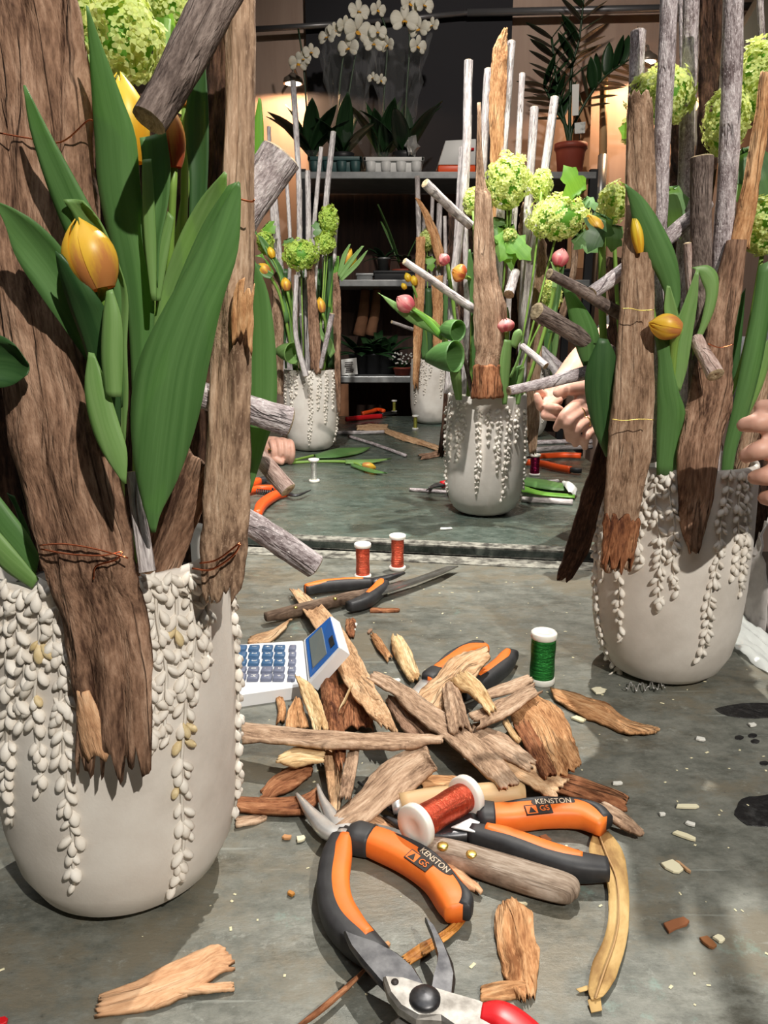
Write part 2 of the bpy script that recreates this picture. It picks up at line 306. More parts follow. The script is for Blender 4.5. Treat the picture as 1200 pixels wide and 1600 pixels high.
def tube(pts, rad, n=10, m=None, rough=0., cap=True, seed=0, squash=1., up=None):
    m = m or max(2, len(pts)*4 if len(pts) > 2 else (14 if rough else 2)); rads = rad if isinstance(rad, (list, tuple)) else [rad]*len(pts)
    rv = [V((r, 0, 0)) for r in rads]; vs_, fs, uv = [], [], []; ac = 0; pp = None; fr = None
    for i in range(m):
        t = i/(m-1); p = cat_rom(pts, t); d = (cat_rom(pts, min(1, t+.01))-cat_rom(pts, max(0, t-.01))).normalized()
        if up is not None: x = d.cross(V(up)).normalized()
        elif fr is None: x = d.orthogonal().normalized()
        else: x = (fr-d*fr.dot(d)).normalized()
        fr = x; y = d.cross(x); r = max(cat_rom(rv, t).x, 1e-5)
        if pp is not None: ac += (p-pp).length
        pp = p
        for j in range(n):
            a = 2*math.pi*j/n; rr = r
            if rough: rr = r*(1+rough*nz(math.cos(a)*1.5+seed*3.1, math.sin(a)*1.5, ac*30)+rough*.5*nz(a*3, ac*120, seed))
            vs_.append(p+x*math.cos(a)*rr+y*math.sin(a)*rr*squash); uv.append((r*(a if a <= math.pi else 2*math.pi-a), ac))
    for i in range(m-1):
        for j in range(n): fs.append((i*n+j, i*n+(j+1) % n, (i+1)*n+(j+1) % n, (i+1)*n+j))
    if cap: fs.append(tuple(range(n-1, -1, -1))); fs.append(tuple((m-1)*n+j for j in range(n)))
    return vs_, fs, uv
def sweep(pts, ws, hs, n=14, m=30, e=.6, up=(0, 0, 1), off=0.):
    """bar with a rounded-rectangle section: half widths ws, half heights hs"""
    P = lambda a, t: cat_rom([V((q, 0, 0)) for q in a], t).x
    vs_, fs, uv = [], [], []; U = V(up); ac = 0; pp = None
    for i in range(m):
        t = i/(m-1); p = cat_rom(pts, t); d = (cat_rom(pts, min(1, t+.01))-cat_rom(pts, max(0, t-.01))).normalized()
        x = d.cross(U).normalized(); y = x.cross(d); wv = max(P(ws, t), 1e-5); hv = max(P(hs, t), 1e-5)
        if pp is not None: ac += (p-pp).length
        pp = p
        for j in range(n):
            a = 2*math.pi*j/n; c, s = math.cos(a), math.sin(a)
            vs_.append(p+x*wv*math.copysign(abs(c)**e, c)+y*(hv*math.copysign(abs(s)**e, s)+off)); uv.append((c*wv, ac))
    for i in range(m-1):
        for j in range(n): fs.append((i*n+j, i*n+(j+1) % n, (i+1)*n+(j+1) % n, (i+1)*n+j))
    fs.append(tuple(range(n-1, -1, -1))); fs.append(tuple((m-1)*n+j for j in range(n)))
    return vs_, fs, uv
def lathe(c, prof, n=32, axis=None):
    """surface of revolution: prof = (radius, height along axis)"""
    c = V(c); z = V(axis or (0, 0, 1)).normalized(); x = z.orthogonal().normalized(); y = z.cross(x); vs_, fs, uv = [], [], []
    for r, h in prof:
        for j in range(n):
            a = 2*math.pi*j/n; vs_.append(c+z*h+(x*math.cos(a)+y*math.sin(a))*max(r, 1e-5)); uv.append((r*a, h))
    for i in range(len(prof)-1):
        for j in range(n): fs.append((i*n+j, i*n+(j+1) % n, (i+1)*n+(j+1) % n, (i+1)*n+j))
    fs.append(tuple(range(n-1, -1, -1))); k = (len(prof)-1)*n; fs.append(tuple(k+j for j in range(n)))
    return vs_, fs, uv
def box(a, b, bev=0.):
    (x0, y0, z0), (x1, y1, z1) = a, b
    if not bev:
        v = [(x, y, z) for z in (z0, z1) for y in (y0, y1) for x in (x0, x1)]
        return [V(p) for p in v], [(0, 2, 3, 1), (4, 5, 7, 6), (0, 1, 5, 4), (2, 6, 7, 3), (0, 4, 6, 2), (1, 3, 7, 5)], None
    bm = bmesh.new(); bmesh.ops.create_cube(bm, size=1)
    for v in bm.verts: v.co = V(((x0+x1)/2+v.co.x*(x1-x0), (y0+y1)/2+v.co.y*(y1-y0), (z0+z1)/2+v.co.z*(z1-z0)))
    bmesh.ops.bevel(bm, geom=list(bm.edges), offset=bev, segments=2, affect='EDGES', profile=.5)
    r = [v.co.copy() for v in bm.verts], [tuple(v.index for v in f.verts) for f in bm.faces], None; bm.free(); return r
def plate(poly, th, up=(0, 0, 1), bev=.3):
    """thin solid from a flat outline (top face at the given points)"""
    n = len(poly); U = V(up); c = sum(poly, V())/n
    top = [p.lerp(c, .0) for p in poly]; ins = [p+(c-p).normalized()*th*bev for p in poly]
    v = [p for p in ins]+[p-U*th*bev for p in top]+[p-U*th for p in top]
    fs = [tuple(range(n))]+[(i, n+i, n+(i+1) % n, (i+1) % n) for i in range(n)]+[(n+i, 2*n+i, 2*n+(i+1) % n, n+(i+1) % n) for i in range(n)]+[tuple(range(3*n-1, 2*n-1, -1))]
    return v, fs, None
def xform(m, M): return [M @ V(p) for p in m[0]], m[1], (m[2] if len(m) > 2 else None)
def text(name, s, size, M, m, parent, ext=.0002):
    cu = bpy.data.curves.new(name, 'FONT'); cu.body = s; cu.size = size; cu.align_x = 'CENTER'; cu.align_y = 'CENTER'; cu.extrude = ext
    o = bpy.data.objects.new(name, cu); COL.objects.link(o); dg = bpy.context.evaluated_depsgraph_get()
    me = bpy.data.meshes.new_from_object(o.evaluated_get(dg)); bpy.data.objects.remove(o)
    fs = [tuple(p.vertices) for p in me.polygons]; v = [M @ q.co for q in me.vertices]; bpy.data.meshes.remove(me)
    return mk(name, v, fs, m, parent, smooth=False)
def frame(o, x, z):
    x = V(x).normalized(); z = V(z); y = z.cross(x).normalized(); z = x.cross(y)
    return Matrix(((x.x, y.x, z.x, o[0]), (x.y, y.y, z.y, o[1]), (x.z, y.z, z.z, o[2]), (0, 0, 0, 1)))
# ================================================================== the setting
def struct(name, m, mt, parent=None, smooth=False):
    return setp(mk(name, m[0], m[1], mt, parent, smooth=smooth), kind='structure' if parent is None else None)
struct('floor', box((-2.6, -2.2, -.06), (2.6, 3.99, 0)), 'floor_mat')
struct('ceiling', box((-2.6, -2.2, 2.9), (2.6, 3.99, 2.96)), 'ceiling_mat')
struct('wall_back', box((-2.6, 3.93, 0), (2.6, 3.99, 2.9)), 'wall_panel')
struct('wall_left', box((-2.66, -2.2, 0), (-2.6, 3.99, 2.9)), 'side_wall')
struct('wall_right', box((2.6, -2.2, 0), (2.66, 3.99, 2.9)), 'side_wall')
struct('wall_front', box((-2.6, -2.26, 0), (2.6, -2.2, 2.9)), 'side_wall')
# dark board standing on the wall behind the boxes, cream sloping beam at the upper right
def xat(px, Y, py=300): return PX(px, py, Y).x
def zat(py, Y): return PX(600, py, Y).z
o = mk('wall_board', *box((xat(484, 3.44), 3.89, zat(420, 3.44)), (xat(790, 3.44), 3.925, 2.88)), 'dark_board', smooth=False); setp(o, 'dark board fixed upright on the back wall behind the orchids', 'board')
a, b = PX(1095, 150, 3.3), PX(1290, -190, 3.3); d = (b-a).normalized(); u = V((-d.z, 0, d.x))
pts = [a-d*.2, b+d*.3, b+d*.3-u*.22, a-d*.2-u*.22]
o = mk('trim_1', *merge(plate([p+V((0, -.06, 0)) for p in pts], .1, (0, -1, 0), .1)), 'cream_paint', smooth=False); setp(o, kind='structure')
# rail under the ceiling
o = empty('ceiling_rail', PX(700, 25, 3.3), 'grey metal rail running along the top of the back wall', 'rail')
for (x0, y0, x1, y1, r) in ((395, 46, 560, 36, .012), (555, 36, 735, 20, .011), (730, 20, 1260, 8, .016)):
    t_ = tube([PX(x0, y0, 3.38), PX(x1, y1, 3.38)], r, 10); mk('rail_section', *t_[:2], 'rail_metal', o)
# the two lamps on the back wall
def wall_lamp(px, py, Y, label, power, deg, r):
    c = PX(px, py, Y); o = empty('wall_lamp', (c.x, c.y, c.z), label, 'lamp')
    mk('lamp_shade', *lathe(c, [(r*.98, -.012), (r, -.01), (r*.9, .008), (r*.5, .02), (.012, .03), (.0, .031)], 24), 'lamp_metal', o)
    mk('lamp_bulb', *lathe(c, [(0, -.0135), (r*.8, -.0132), (r*.8, -.0122), (0, -.0122)], 24), 'bulb', o)
    mk('lamp_arm', *tube([c+V((0, .0, .028)), V((c.x, c.y+.03, c.z+.06)), V((c.x, 3.93, c.z+.07))], .006, 8), 'lamp_metal', o)
    l = bpy.data.lights.new('wall_lamp_light', 'SPOT'); l.energy = power; l.spot_size = math.radians(deg); l.spot_blend = .12; l.color = (1, .6, .33); l.shadow_soft_size = .03
    q = bpy.data.objects.new('wall_lamp_light', l); COL.objects.link(q); q.parent = o; q.location = (0, 0, -.02); q.rotation_euler = (math.radians(12), 0, 0)
    return o
wall_lamp(458, 126, 3.28, 'round wall lamp shining down on the panel beside the orchids', 19, 170, .045)
wall_lamp(1012, 92, 3.28, 'round wall lamp shining down on the panel beyond the dark leaved pot plant', 22, 140, .045)
# work tables
def table(name, poly, zt, th, m, label, legs, lip):
    root = empty(name, (sum(p[0] for p in poly)/4, sum(p[1] for p in poly)/4, 0), label, 'table')
    P = [V((x, y, zt)) for x, y in poly]
    mk('table_top', *plate(P, th, bev=.12)[:2], m, root, smooth=False)
    c = sum(P, V())/4; Q = [c+(p-c)*.97-V((0, 0, th)) for p in P]
    mk('apron', *plate(Q, .07, bev=0)[:2], 'table_frame', root, smooth=False)
    for p in legs:
        mk('leg', *box((p[0]-.025, p[1]-.025, 0), (p[0]+.025, p[1]+.025, zt-th-.07))[:2], 'table_frame', root, smooth=False)
    a, b, dz, wd = lip; d = (b-a).normalized(); a = a-d*(.55 if dz < 0 else .45); b = b+d*(.075 if dz < 0 else .15); s_ = V((-d.y, d.x, 0))*dz*wd
    mk('edge_strip', *plate([a+V((0, 0, .0015)), b+V((0, 0, .0015)), b+s_+V((0, 0, .0015)), a+s_+V((0, 0, .0015))], .017, bev=.05)[:2], 'worn_edge', root, smooth=False)
    return root
fa, fb = PG(380, 855), PG(915, 880); fd = (fb-fa)/(fb.x-fa.x)
fy = lambda x: fa.y+fd.y*(x-fa.x)
table('work_table', [(-.95, .17), (.475, .17), (.475, fy(.475)), (-.95, fy(-.95))], T, .016, 'zinc_front', 'zinc topped work table strewn with bark, pliers and the calculator', [(-.85, .25), (.4, .25), (.4, 1.05), (-.85, 1.15)], (fa, fb, -1, .042))
sa, sb = PG(380, 839), PG(915, 864); sd = (sb-sa)/(sb.x-sa.x)
sy = lambda x: sa.y+sd.y*(x-sa.x)
table('work_table', [(-.74, sy(-.74)), (.6, sy(.6)), (.6, 3.3), (-.74, 3.3)], T, .014, 'zinc_back', 'green grey metal work table carrying the pot of pink tulips, before the shelves', [(-.66, 1.55), (.53, 1.4), (.53, 3.2), (-.66, 3.2)], (sa, sb, 1, .03))
# shelving rack with a dark back panel
XL, XR = xat(472, 2.95), xat(927, 2.95)
rk = empty('shelving_rack', ((XL+XR)/2, 3.57, 0), 'metal shelving rack with dark wooden back before the wall', 'shelves')
SZ = [zat(268, 2.95), zat(437, 2.95), zat(588, 2.95), .25]
for i, z in enumerate(SZ):
    mk('shelf', *box((XL-.01, 3.42, z-.028), (XR+.01, 3.81, z), .003)[:2], 'shelf_metal', rk, smooth=False)
for x in (XL, XR):
    for y in (3.435, 3.795): mk('post', *box((x-.016, y-.014, 0), (x+.016, y+.014, SZ[0]+.01))[:2], 'black_plastic', rk, smooth=False)
mk('post', *box((xat(534, 2.93)-.03, 3.35, 0), (xat(534, 2.93)+.02, 3.39, SZ[2]-.03))[:2], 'drape_brown', rk, smooth=False, label='brown wooden post under the lowest shelf')
for i in range(6):
    x0 = XL+(XR-XL)*i/6; mk('back_plank', *box((x0+.0005, 3.815, .1), (x0+(XR-XL)/6-.0005, 3.83, SZ[0]-.03))[:2], 'dark_wood', rk, smooth=False)
# two pale brown rolls hanging between the shelves, and a warm board
for cx, top, bot, wd in ((565, 452, 524, 17), (583, 452, 524, 15)):
    p0, p1 = PX(cx+6, top, 3.2), PX(cx-4, bot, 3.2); k = pxm(p0)*wd/2
    t_ = tube([p0, (p0+p1)/2+V((.006, 0, 0)), p1], [k*.8, k, k*1.2], 12, rough=.08); o = mk('cloth_roll', *t_[:2], 'drape_brown')
    setp(o, 'narrow brown cloth roll under the middle shelf, ' + ('beside the fist planter' if cx == 565 else 'toward the planter nearest the shelves'), 'cloth', 'cloth rolls under the middle shelf')
o = mk('leaning_board', *plate([PX(898, 150, 3.3), PX(925, 135, 3.3), PX(915, 420, 3.2), PX(885, 420, 3.2)], .012, (0, -1, 0))[:2], 'board_warm', smooth=False)
setp(o, 'warm wooden board leaning on the wall behind the red plant pot', 'board')
o = empty('broom', (xat(942, 3.1, 400), 3.57, 0), 'broom handle with a grey grip standing beside the shelving', 'broom')
mk('shaft', *tube([PX(944, 110, 3.3), PX(942, 245, 3.22)], .017, 12)[:2], 'handle_light', o)
mk('grip', *tube([PX(942, 243, 3.22), PX(936, 345, 3.16)], .021, 12)[:2], 'shelf_metal', o)
b0 = PX(936, 345, 3.16); mk('lower_shaft', *tube([b0, V((b0.x-.06, 3.52, .06))], .014, 10)[:2], 'black_plastic', o)
mk('broom_head', *box((b0.x-.2, 3.48, 0), (b0.x+.08, 3.55, .07), .01)[:2], 'black_plastic', o, smooth=False)
# ------------------------------------------------------------------ things on the shelves
def leafy(rows, Y, hint=(0, -1, 0), **k):
    Ls, Rs = [], []
    for i, r in enumerate(rows):
        y = r[4] if len(r) > 4 else (Y if not isinstance(Y, tuple) else Y[0]+(Y[1]-Y[0])*i/(len(rows)-1))
        Ls.append(PX(r[0], r[1], y)); Rs.append(PX(r[2], r[3], y))
    kk = dict(n=22, k=7, thick=.0007, curl=-.25); kk.update(k); return ribbon(Ls, Rs, V(hint), **kk)
def blade_leaf(p, d, ln, wd, droop=.3, n=12, k=5, fold=.25, seed=0, thick=.0008):
    """free leaf from base p in direction d, bending down"""
    d = V(d).normalized(); sx = d.cross(V((0, 0, 1)));
    if sx.length < .05: sx = V((1, 0, 0))
    sx.normalize(); Ls, Rs = [], []; q = V(p)
    prof = [.45, .8, 1, 1, .85, .55, .04]
    for i, f in enumerate(prof):
        Ls.append(q-sx*wd/2*f); Rs.append(q+sx*wd/2*f); d = (d+V((0, 0, -droop/len(prof)))).normalized(); q = q+d*ln/(len(prof)-1)
    return ribbon(Ls, Rs, sx.cross(d), n=n, k=k, thick=thick, curl=0, fold=-fold, seed=seed)
def tray(name, x0, x1, zt, h, m, label, Y0=3.46, Y1=3.67):
    o = empty(name, ((x0+x1)/2, (Y0+Y1)/2, zt), label, 'tray')
    mk('tray_body', *box((x0+.01, Y0+.01, zt), (x1-.01, Y1-.01, zt+h), .008)[:2], m, o)
    for a in ((x0, Y0, x1, Y0+.012), (x0, Y1-.012, x1, Y1), (x0, Y0, x0+.012, Y1), (x1-.012, Y0, x1, Y1)):
        mk('tray_rim', *box((a[0], a[1], zt+h-.008), (a[2], a[3], zt+h+.008), .002)[:2], m, o)
    for k in range(4):
        x = x0+(x1-x0)*(k+.5)/4; mk('tray_foot', *lathe((x, Y0+.008, zt+.002), [(.018, 0), (.02, h*.3), (.022, h*.75), (.02, h*.78)], 12)[:2], m, o)
    return o
tray('plant_tray', xat(482, 3.0), xat(566, 3.0), SZ[0], .058, 'teal_plastic', 'dark teal plastic tray under the orchids on the top shelf')
tray('plant_tray', xat(568, 3.0), xat(662, 3.0), SZ[0], .056, 'white_plastic', 'white plastic tray under the orchids on the top shelf')
def orchid_flower(c, r, d, parent, seed):
    d = V(d).normalized(); x = d.cross(V((0, 0, 1))).normalized(); y = x.cross(d); ms = []
    for ang, ln, wd in ((90, 1, .62), (215, 1, .6), (325, 1, .6), (8, 1.05, 1.05), (172, 1.05, 1.05)):
        a = math.radians(ang); e = x*math.cos(a)+y*math.sin(a); s = e.cross(d); Ls, Rs = [], []
        for t, f in ((0.05, .15), (.3, .75), (.6, 1), (.85, .8), (1, .2)):
            p = c+e*r*ln*t+d*r*.18*math.sin(t*2); Ls.append(p-s*r*wd*.5*f); Rs.append(p+s*r*wd*.5*f)
        ms.append(ribbon(Ls, Rs, d, n=8, k=5, thick=.0006, curl=.15, seed=seed))
    f = mk('flower', *merge(*ms), 'orchid_petal', parent)
    lip = [blade_leaf(c+d*.004, d*1.0+y*-.6+x*q, r*.5, r*.3, .2, 6, 4, .3) for q in (-.25, .25)]
    mk('lip', *merge(*lip), 'petal_yellow', f)
def orchid(px, base, Y, stems, flowers, label, seed):
    rg = random.Random(seed); b = PX(px, base, Y); b = V((b.x, b.y, SZ[0]+.012)); o = empty('orchid', (b.x, b.y, b.z), label, 'orchid', None)
    mk('pot', *lathe(b, [(.04, 0), (.05, .07), (.052, .085), (.046, .085), (.044, .075), (0, .074)], 20)[:2], 'clear_film' if seed % 2 else 'black_plastic', o)
    for k in range(7):
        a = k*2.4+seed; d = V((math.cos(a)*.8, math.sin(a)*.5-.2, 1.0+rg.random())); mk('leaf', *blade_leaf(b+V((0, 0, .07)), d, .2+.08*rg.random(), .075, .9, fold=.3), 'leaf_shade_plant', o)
    for st in stems:
        mk('stem', *tube([b+V((0, 0, .07))]+[PX(x, y, Y) for x, y in st], .004, 6)[:2], 'leaf_shade_plant', o)
    for i, (x, y, r) in enumerate(flowers):
        c = PX(x, y, Y-.02); orchid_flower(c, r*pxm(c), (rg.uniform(-.8, .8), -1, rg.uniform(-.4, .2)), o, i)
orchid(487, 240, 3.08, [[(480, 180), (474, 100), (466, 45)]], [(466, 98, 15), (486, 82, 13), (474, 92, 12)], 'white orchid with few blooms on an arching stem beside the wall lamp', 3)
orchid(535, 250, 3.1, [[(530, 150), (540, 70), (556, 15)], [(545, 150), (560, 60)]], [(512, 58, 15), (522, 48, 12), (558, 48, 23), (545, 75, 17), (560, 18, 17), (538, 40, 14), (590, 50, 14)], 'white orchid in the teal tray with a full spray of blooms', 4)
orchid(598, 250, 3.12, [[(600, 150), (605, 60), (590, 10)]], [(584, 68, 16), (606, 70, 13), (583, 122, 9), (595, 125, 9), (590, 15, 13)], 'white orchid between the teal tray and the white tray', 5)
orchid(632, 250, 3.08, [[(635, 150), (640, 60), (630, 5)]], [(632, 32, 22), (655, 45, 17), (640, 5, 16), (662, 8, 16), (652, 72, 15), (676, 40, 12)], 'white orchid in the white tray beside the dark board', 6)
for px, label in ((545, 'crinkled clear sleeve around the orchid spray over the teal tray'), (622, 'crinkled clear sleeve around the orchid over the white tray')):
    rg = random.Random(px); b = PX(px, 245, 3.1); vv, ff = [], []; n, m = 26, 8
    for i in range(m):
        for j in range(n):
            a = 2*math.pi*j/n; r = (.05+.075*i/(m-1))*(1+.18*rg.uniform(-1, 1)); vv.append(b+V((r*math.cos(a), r*.6*math.sin(a), .05+.42*i/(m-1))))
    for i in range(m-1):
        for j in range(n): ff.append((i*n+j, i*n+(j+1) % n, (i+1)*n+(j+1) % n, (i+1)*n+j))
    setp(mk('plastic_sleeve', vv, ff, 'clear_film', smooth=False), label, 'wrapping')
# crumpled foil, box, pot plant with paired leaflets
rg = random.Random(2); c = PX(642, 232, 3.02); v_, f_, _ = lathe(c, [(.012, -.02), (.03, 0), (.026, .02), (.01, .045)], 9)
o = mk('foil_scrap', [p+V([rg.uniform(-.012, .012) for _ in range(3)]) for p in v_], f_, 'steel', smooth=False); setp(o, 'crumpled shiny foil scrap on the rim of the white tray', 'foil')
x0, x1 = xat(684, 3.0), xat(742, 3.0); o = empty('storage_box', ((x0+x1)/2, 3.53, SZ[0]), 'white storage box with an orange base on the top shelf', 'box')
mk('box_base', *box((x0, 3.47, SZ[0]), (x1, 3.61, SZ[0]+.033), .004)[:2], 'red_orange_plastic', o); 
v_, f_, _ = box((x0, 3.47, SZ[0]+.034), (x1, 3.61, SZ[0]+.135), .004); v_ = [p+V((.03, .03, 0)) if (p.z > SZ[0]+.09 and p.x < (x0+x1)/2) else p for p in v_]
mk('box_lid', v_, f_, 'white_plastic', o); mk('label_strip', *box((x1-.03, 3.467, SZ[0]+.09), (x1-.008, 3.471, SZ[0]+.1))[:2], 'red_plastic', o)
b = PX(890, 266, 3.1); b = V((b.x, 3.57, SZ[0])); zz = empty('potted_plant', b, 'dark leaved pot plant with paired leaflets in a red brown pot', 'plant')
mk('pot', *lathe(b, [(.05, 0), (.062, .1), (.066, .112), (.07, .113), (.07, .135), (.063, .135), (.06, .12), (0, .118)], 28)[:2], 'terracotta', zz)
for pts, n in (([(890, 205), (893, 110), (905, 60), (915, -30)], 11), ([(885, 205), (870, 130), (862, 60)], 8), ([(893, 205), (915, 160), (945, 120), (985, 92)], 8), ([(888, 205), (868, 170), (850, 135)], 6)):
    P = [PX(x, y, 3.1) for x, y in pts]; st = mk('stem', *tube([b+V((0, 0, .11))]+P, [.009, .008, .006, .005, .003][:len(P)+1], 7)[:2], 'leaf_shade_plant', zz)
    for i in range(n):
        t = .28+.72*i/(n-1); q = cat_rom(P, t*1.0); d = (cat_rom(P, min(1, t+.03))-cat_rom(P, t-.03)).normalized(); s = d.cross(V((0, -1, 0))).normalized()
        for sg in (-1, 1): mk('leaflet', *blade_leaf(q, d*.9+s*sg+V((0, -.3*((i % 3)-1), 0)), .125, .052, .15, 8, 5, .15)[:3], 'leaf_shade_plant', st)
mk('tag', *plate([PX(894, 132, 3.02), PX(905, 131, 3.02), PX(904, 180, 3.02), PX(894, 181, 3.02)], .002, (0, -1, 0))[:2], 'paper_plain', zz, smooth=False)
o = empty('plant_ticket', PX(907, 203, 3.0), 'small printed ticket stuck at the rim of the red brown pot', 'ticket'); mk('card', *plate([PX(898, 192, 3.01), PX(915, 190, 3.01), PX(914, 208, 3.01), PX(898, 209, 3.01)], .002, (0, -1, 0))[:2], 'paper', o, smooth=False)
mk('pin', *tube([PX(906, 200, 3.02), PX(905, 225, 3.045)], .002, 6)[:2], 'black_plastic', o)
# middle shelf
b = PX(628, 436, 3.08); b = V((b.x, 3.55, SZ[1])); o = empty('spiky_plant', b, 'spiky grey green plant with long narrow leaves on the middle shelf', 'plant')
mk('pot', *lathe(b, [(.035, 0), (.045, .05), (.042, .05), (0, .045)], 18)[:2], 'terracotta', o)
for k in range(11):
    a = k*2.1; mk('leaf', *blade_leaf(b+V((0, 0, .045)), (math.cos(a)*.55-.1, math.sin(a)*.4, 1.1), .2+.05*(k % 3), .016, .35, fold=.5), 'leaf_light' if k % 2 else 'leaf', o)
def crate(px0, px1, h, z, Y, m, name, label, cat, lid=None):
    x0, x1 = xat(px0, Y), xat(px1, Y); Y = YM(Y); o = empty(name, ((x0+x1)/2, Y+.05, z), label, cat)
    mk('container', *box((x0, Y, z), (x1, Y+.14, z+h), .004)[:2], m, o); mk('rim', *box((x0-.004, Y-.004, z+h-.012), (x1+.004, Y+.144, z+h), .003)[:2], lid or m, o); return o
crate(556, 582, .03, SZ[1], 3.0, 'shelf_metal', 'metal_tin', 'flat grey metal tin on the middle shelf', 'tin')
crate(584, 655, .042, SZ[1], 3.02, 'black_plastic', 'black_tray', 'black plastic tray with pots on the middle shelf', 'tray')
crate(850, 900, .05, SZ[1], 3.02, 'black_plastic', 'black_crate', 'black plastic crate at the shelf end below the red brown pot', 'crate')
def pot_plant(px, z, Y, r, h, mp, ml, n, ln, wd, label, white=False):
    x = xat(px, Y); b = V((x, YM(Y), z)); o = empty('potted_plant', b, label, 'plant'); rg = random.Random(px)
    mk('pot', *lathe(b, [(r*.8, 0), (r, h), (r*1.06, h), (r*1.06, h+.008), (r*.9, h+.008), (0, h)], 18)[:2], mp, o)
    for k in range(n):
        a = rg.random()*6.28; d = V((math.cos(a), math.sin(a)*.7, rg.uniform(.25, 1.3))); mk('leaf', *blade_leaf(b+V((0, 0, h)), d, ln*rg.uniform(.7, 1.2), wd, .8, 8, 5, .2)[:3], ml, o)
    if white:
        ms = [lathe(b+V((rg.uniform(-1, 1)*r*1.5, rg.uniform(-1, 0)*r, h+rg.uniform(.02, .07))), [(.0, -.005), (.006, 0), (0, .005)], 6) for _ in range(34)]
        mk('blossom_cluster', *merge(*ms), 'chip_white', o, kind='stuff')
    return o
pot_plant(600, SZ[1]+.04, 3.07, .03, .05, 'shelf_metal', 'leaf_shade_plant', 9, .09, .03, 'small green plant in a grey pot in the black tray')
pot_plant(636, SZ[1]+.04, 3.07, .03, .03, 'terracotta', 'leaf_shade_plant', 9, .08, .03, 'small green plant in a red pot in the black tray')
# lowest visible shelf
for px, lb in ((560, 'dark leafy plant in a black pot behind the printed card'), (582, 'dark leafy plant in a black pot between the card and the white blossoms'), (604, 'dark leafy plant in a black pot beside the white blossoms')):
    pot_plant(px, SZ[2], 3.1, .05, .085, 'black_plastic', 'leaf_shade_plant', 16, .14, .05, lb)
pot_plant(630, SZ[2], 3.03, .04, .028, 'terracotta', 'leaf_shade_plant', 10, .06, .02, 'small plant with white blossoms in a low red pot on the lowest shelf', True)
o = empty('price_card', (xat(546, 2.98), 3.455, SZ[2]), 'white printed card standing on the lowest shelf', 'card')
mk('card', *plate([PX(533, 562, 2.99), PX(557, 559, 2.99), PX(559, 585, 2.975), PX(534, 586.5, 2.975)], .003, (0, -1, 0))[:2], 'paper_plain', o, smooth=False)
rg = random.Random(4)
for k in range(6):
    x = 538+rg.uniform(0, 3); y = 566+k*3; mk('print_line', *plate([PX(x, y, 2.974), PX(x+13-rg.uniform(0, 5), y-1, 2.974), PX(x+13, y+.6, 2.974), PX(x, y+1.4, 2.974)], .0015, (0, -1, 0))[:2], 'print_black', o, smooth=False)
mk('card_foot', *box((xat(541, 2.98), 3.45, SZ[2]), (xat(552, 2.98), 3.49, SZ[2]+.006))[:2], 'paper_plain', o, smooth=False)
# ================================================================== planters
HP = .252/.235
PROF = [(r_, z_*HP) for r_, z_ in [(.0, .0), (.045, .0005), (.056, .004), (.066, .012), (.0755, .03), (.0815, .058), (.084, .1), (.0845, .15), (.083, .2), (.0815, .232), (.0805, .2345), (.0775, .235), (.0755, .232), (.0745, .215), (.0, .2149)]]
OUT = PROF[:11]
def rad_at(z):
    for (r0, z0), (r1, z1) in zip(OUT, OUT[1:]):
        if z0 <= z <= z1: return r0+(r1-r0)*(z-z0)/max(1e-6, z1-z0)
    return .0815
def on_pot(x, y, c):
    """point of the planter wall that the pixel's ray meets"""
    r = ray(x, y); ox, oy = -c[0], -c[1]; R = .084
    A = r.x**2+r.y**2; B = ox*r.x+oy*r.y; D = B*B-A*(ox*ox+oy*oy-R*R)
    t = (-B-math.sqrt(D))/A if D > 0 else -B/A
    p = V((0, 0, CZ))+r*t; th = math.atan2(p.x-c[0], -(p.y-c[1])); return th, p.z-T
def bead_mesh(m):
    prof = [(0, -1), (.5, -.86), (.86, -.45), (.98, 0), (.8, .45), (.45, .85), (.2, 1.15), (0, 1.3)]
    v, f, _ = lathe((0, 0, 0), [(r*.0032, z*.0043) for r, z in prof], 8)
    me = bpy.data.meshes.new('bead'); me.from_pydata(v, [], f); me.polygons.foreach_set('use_smooth', [True]*len(f)); me.materials.append(MATS[m]); return me
BEAD = bead_mesh('concrete_bead'); BEAD_O = bead_mesh('bead_ochre')
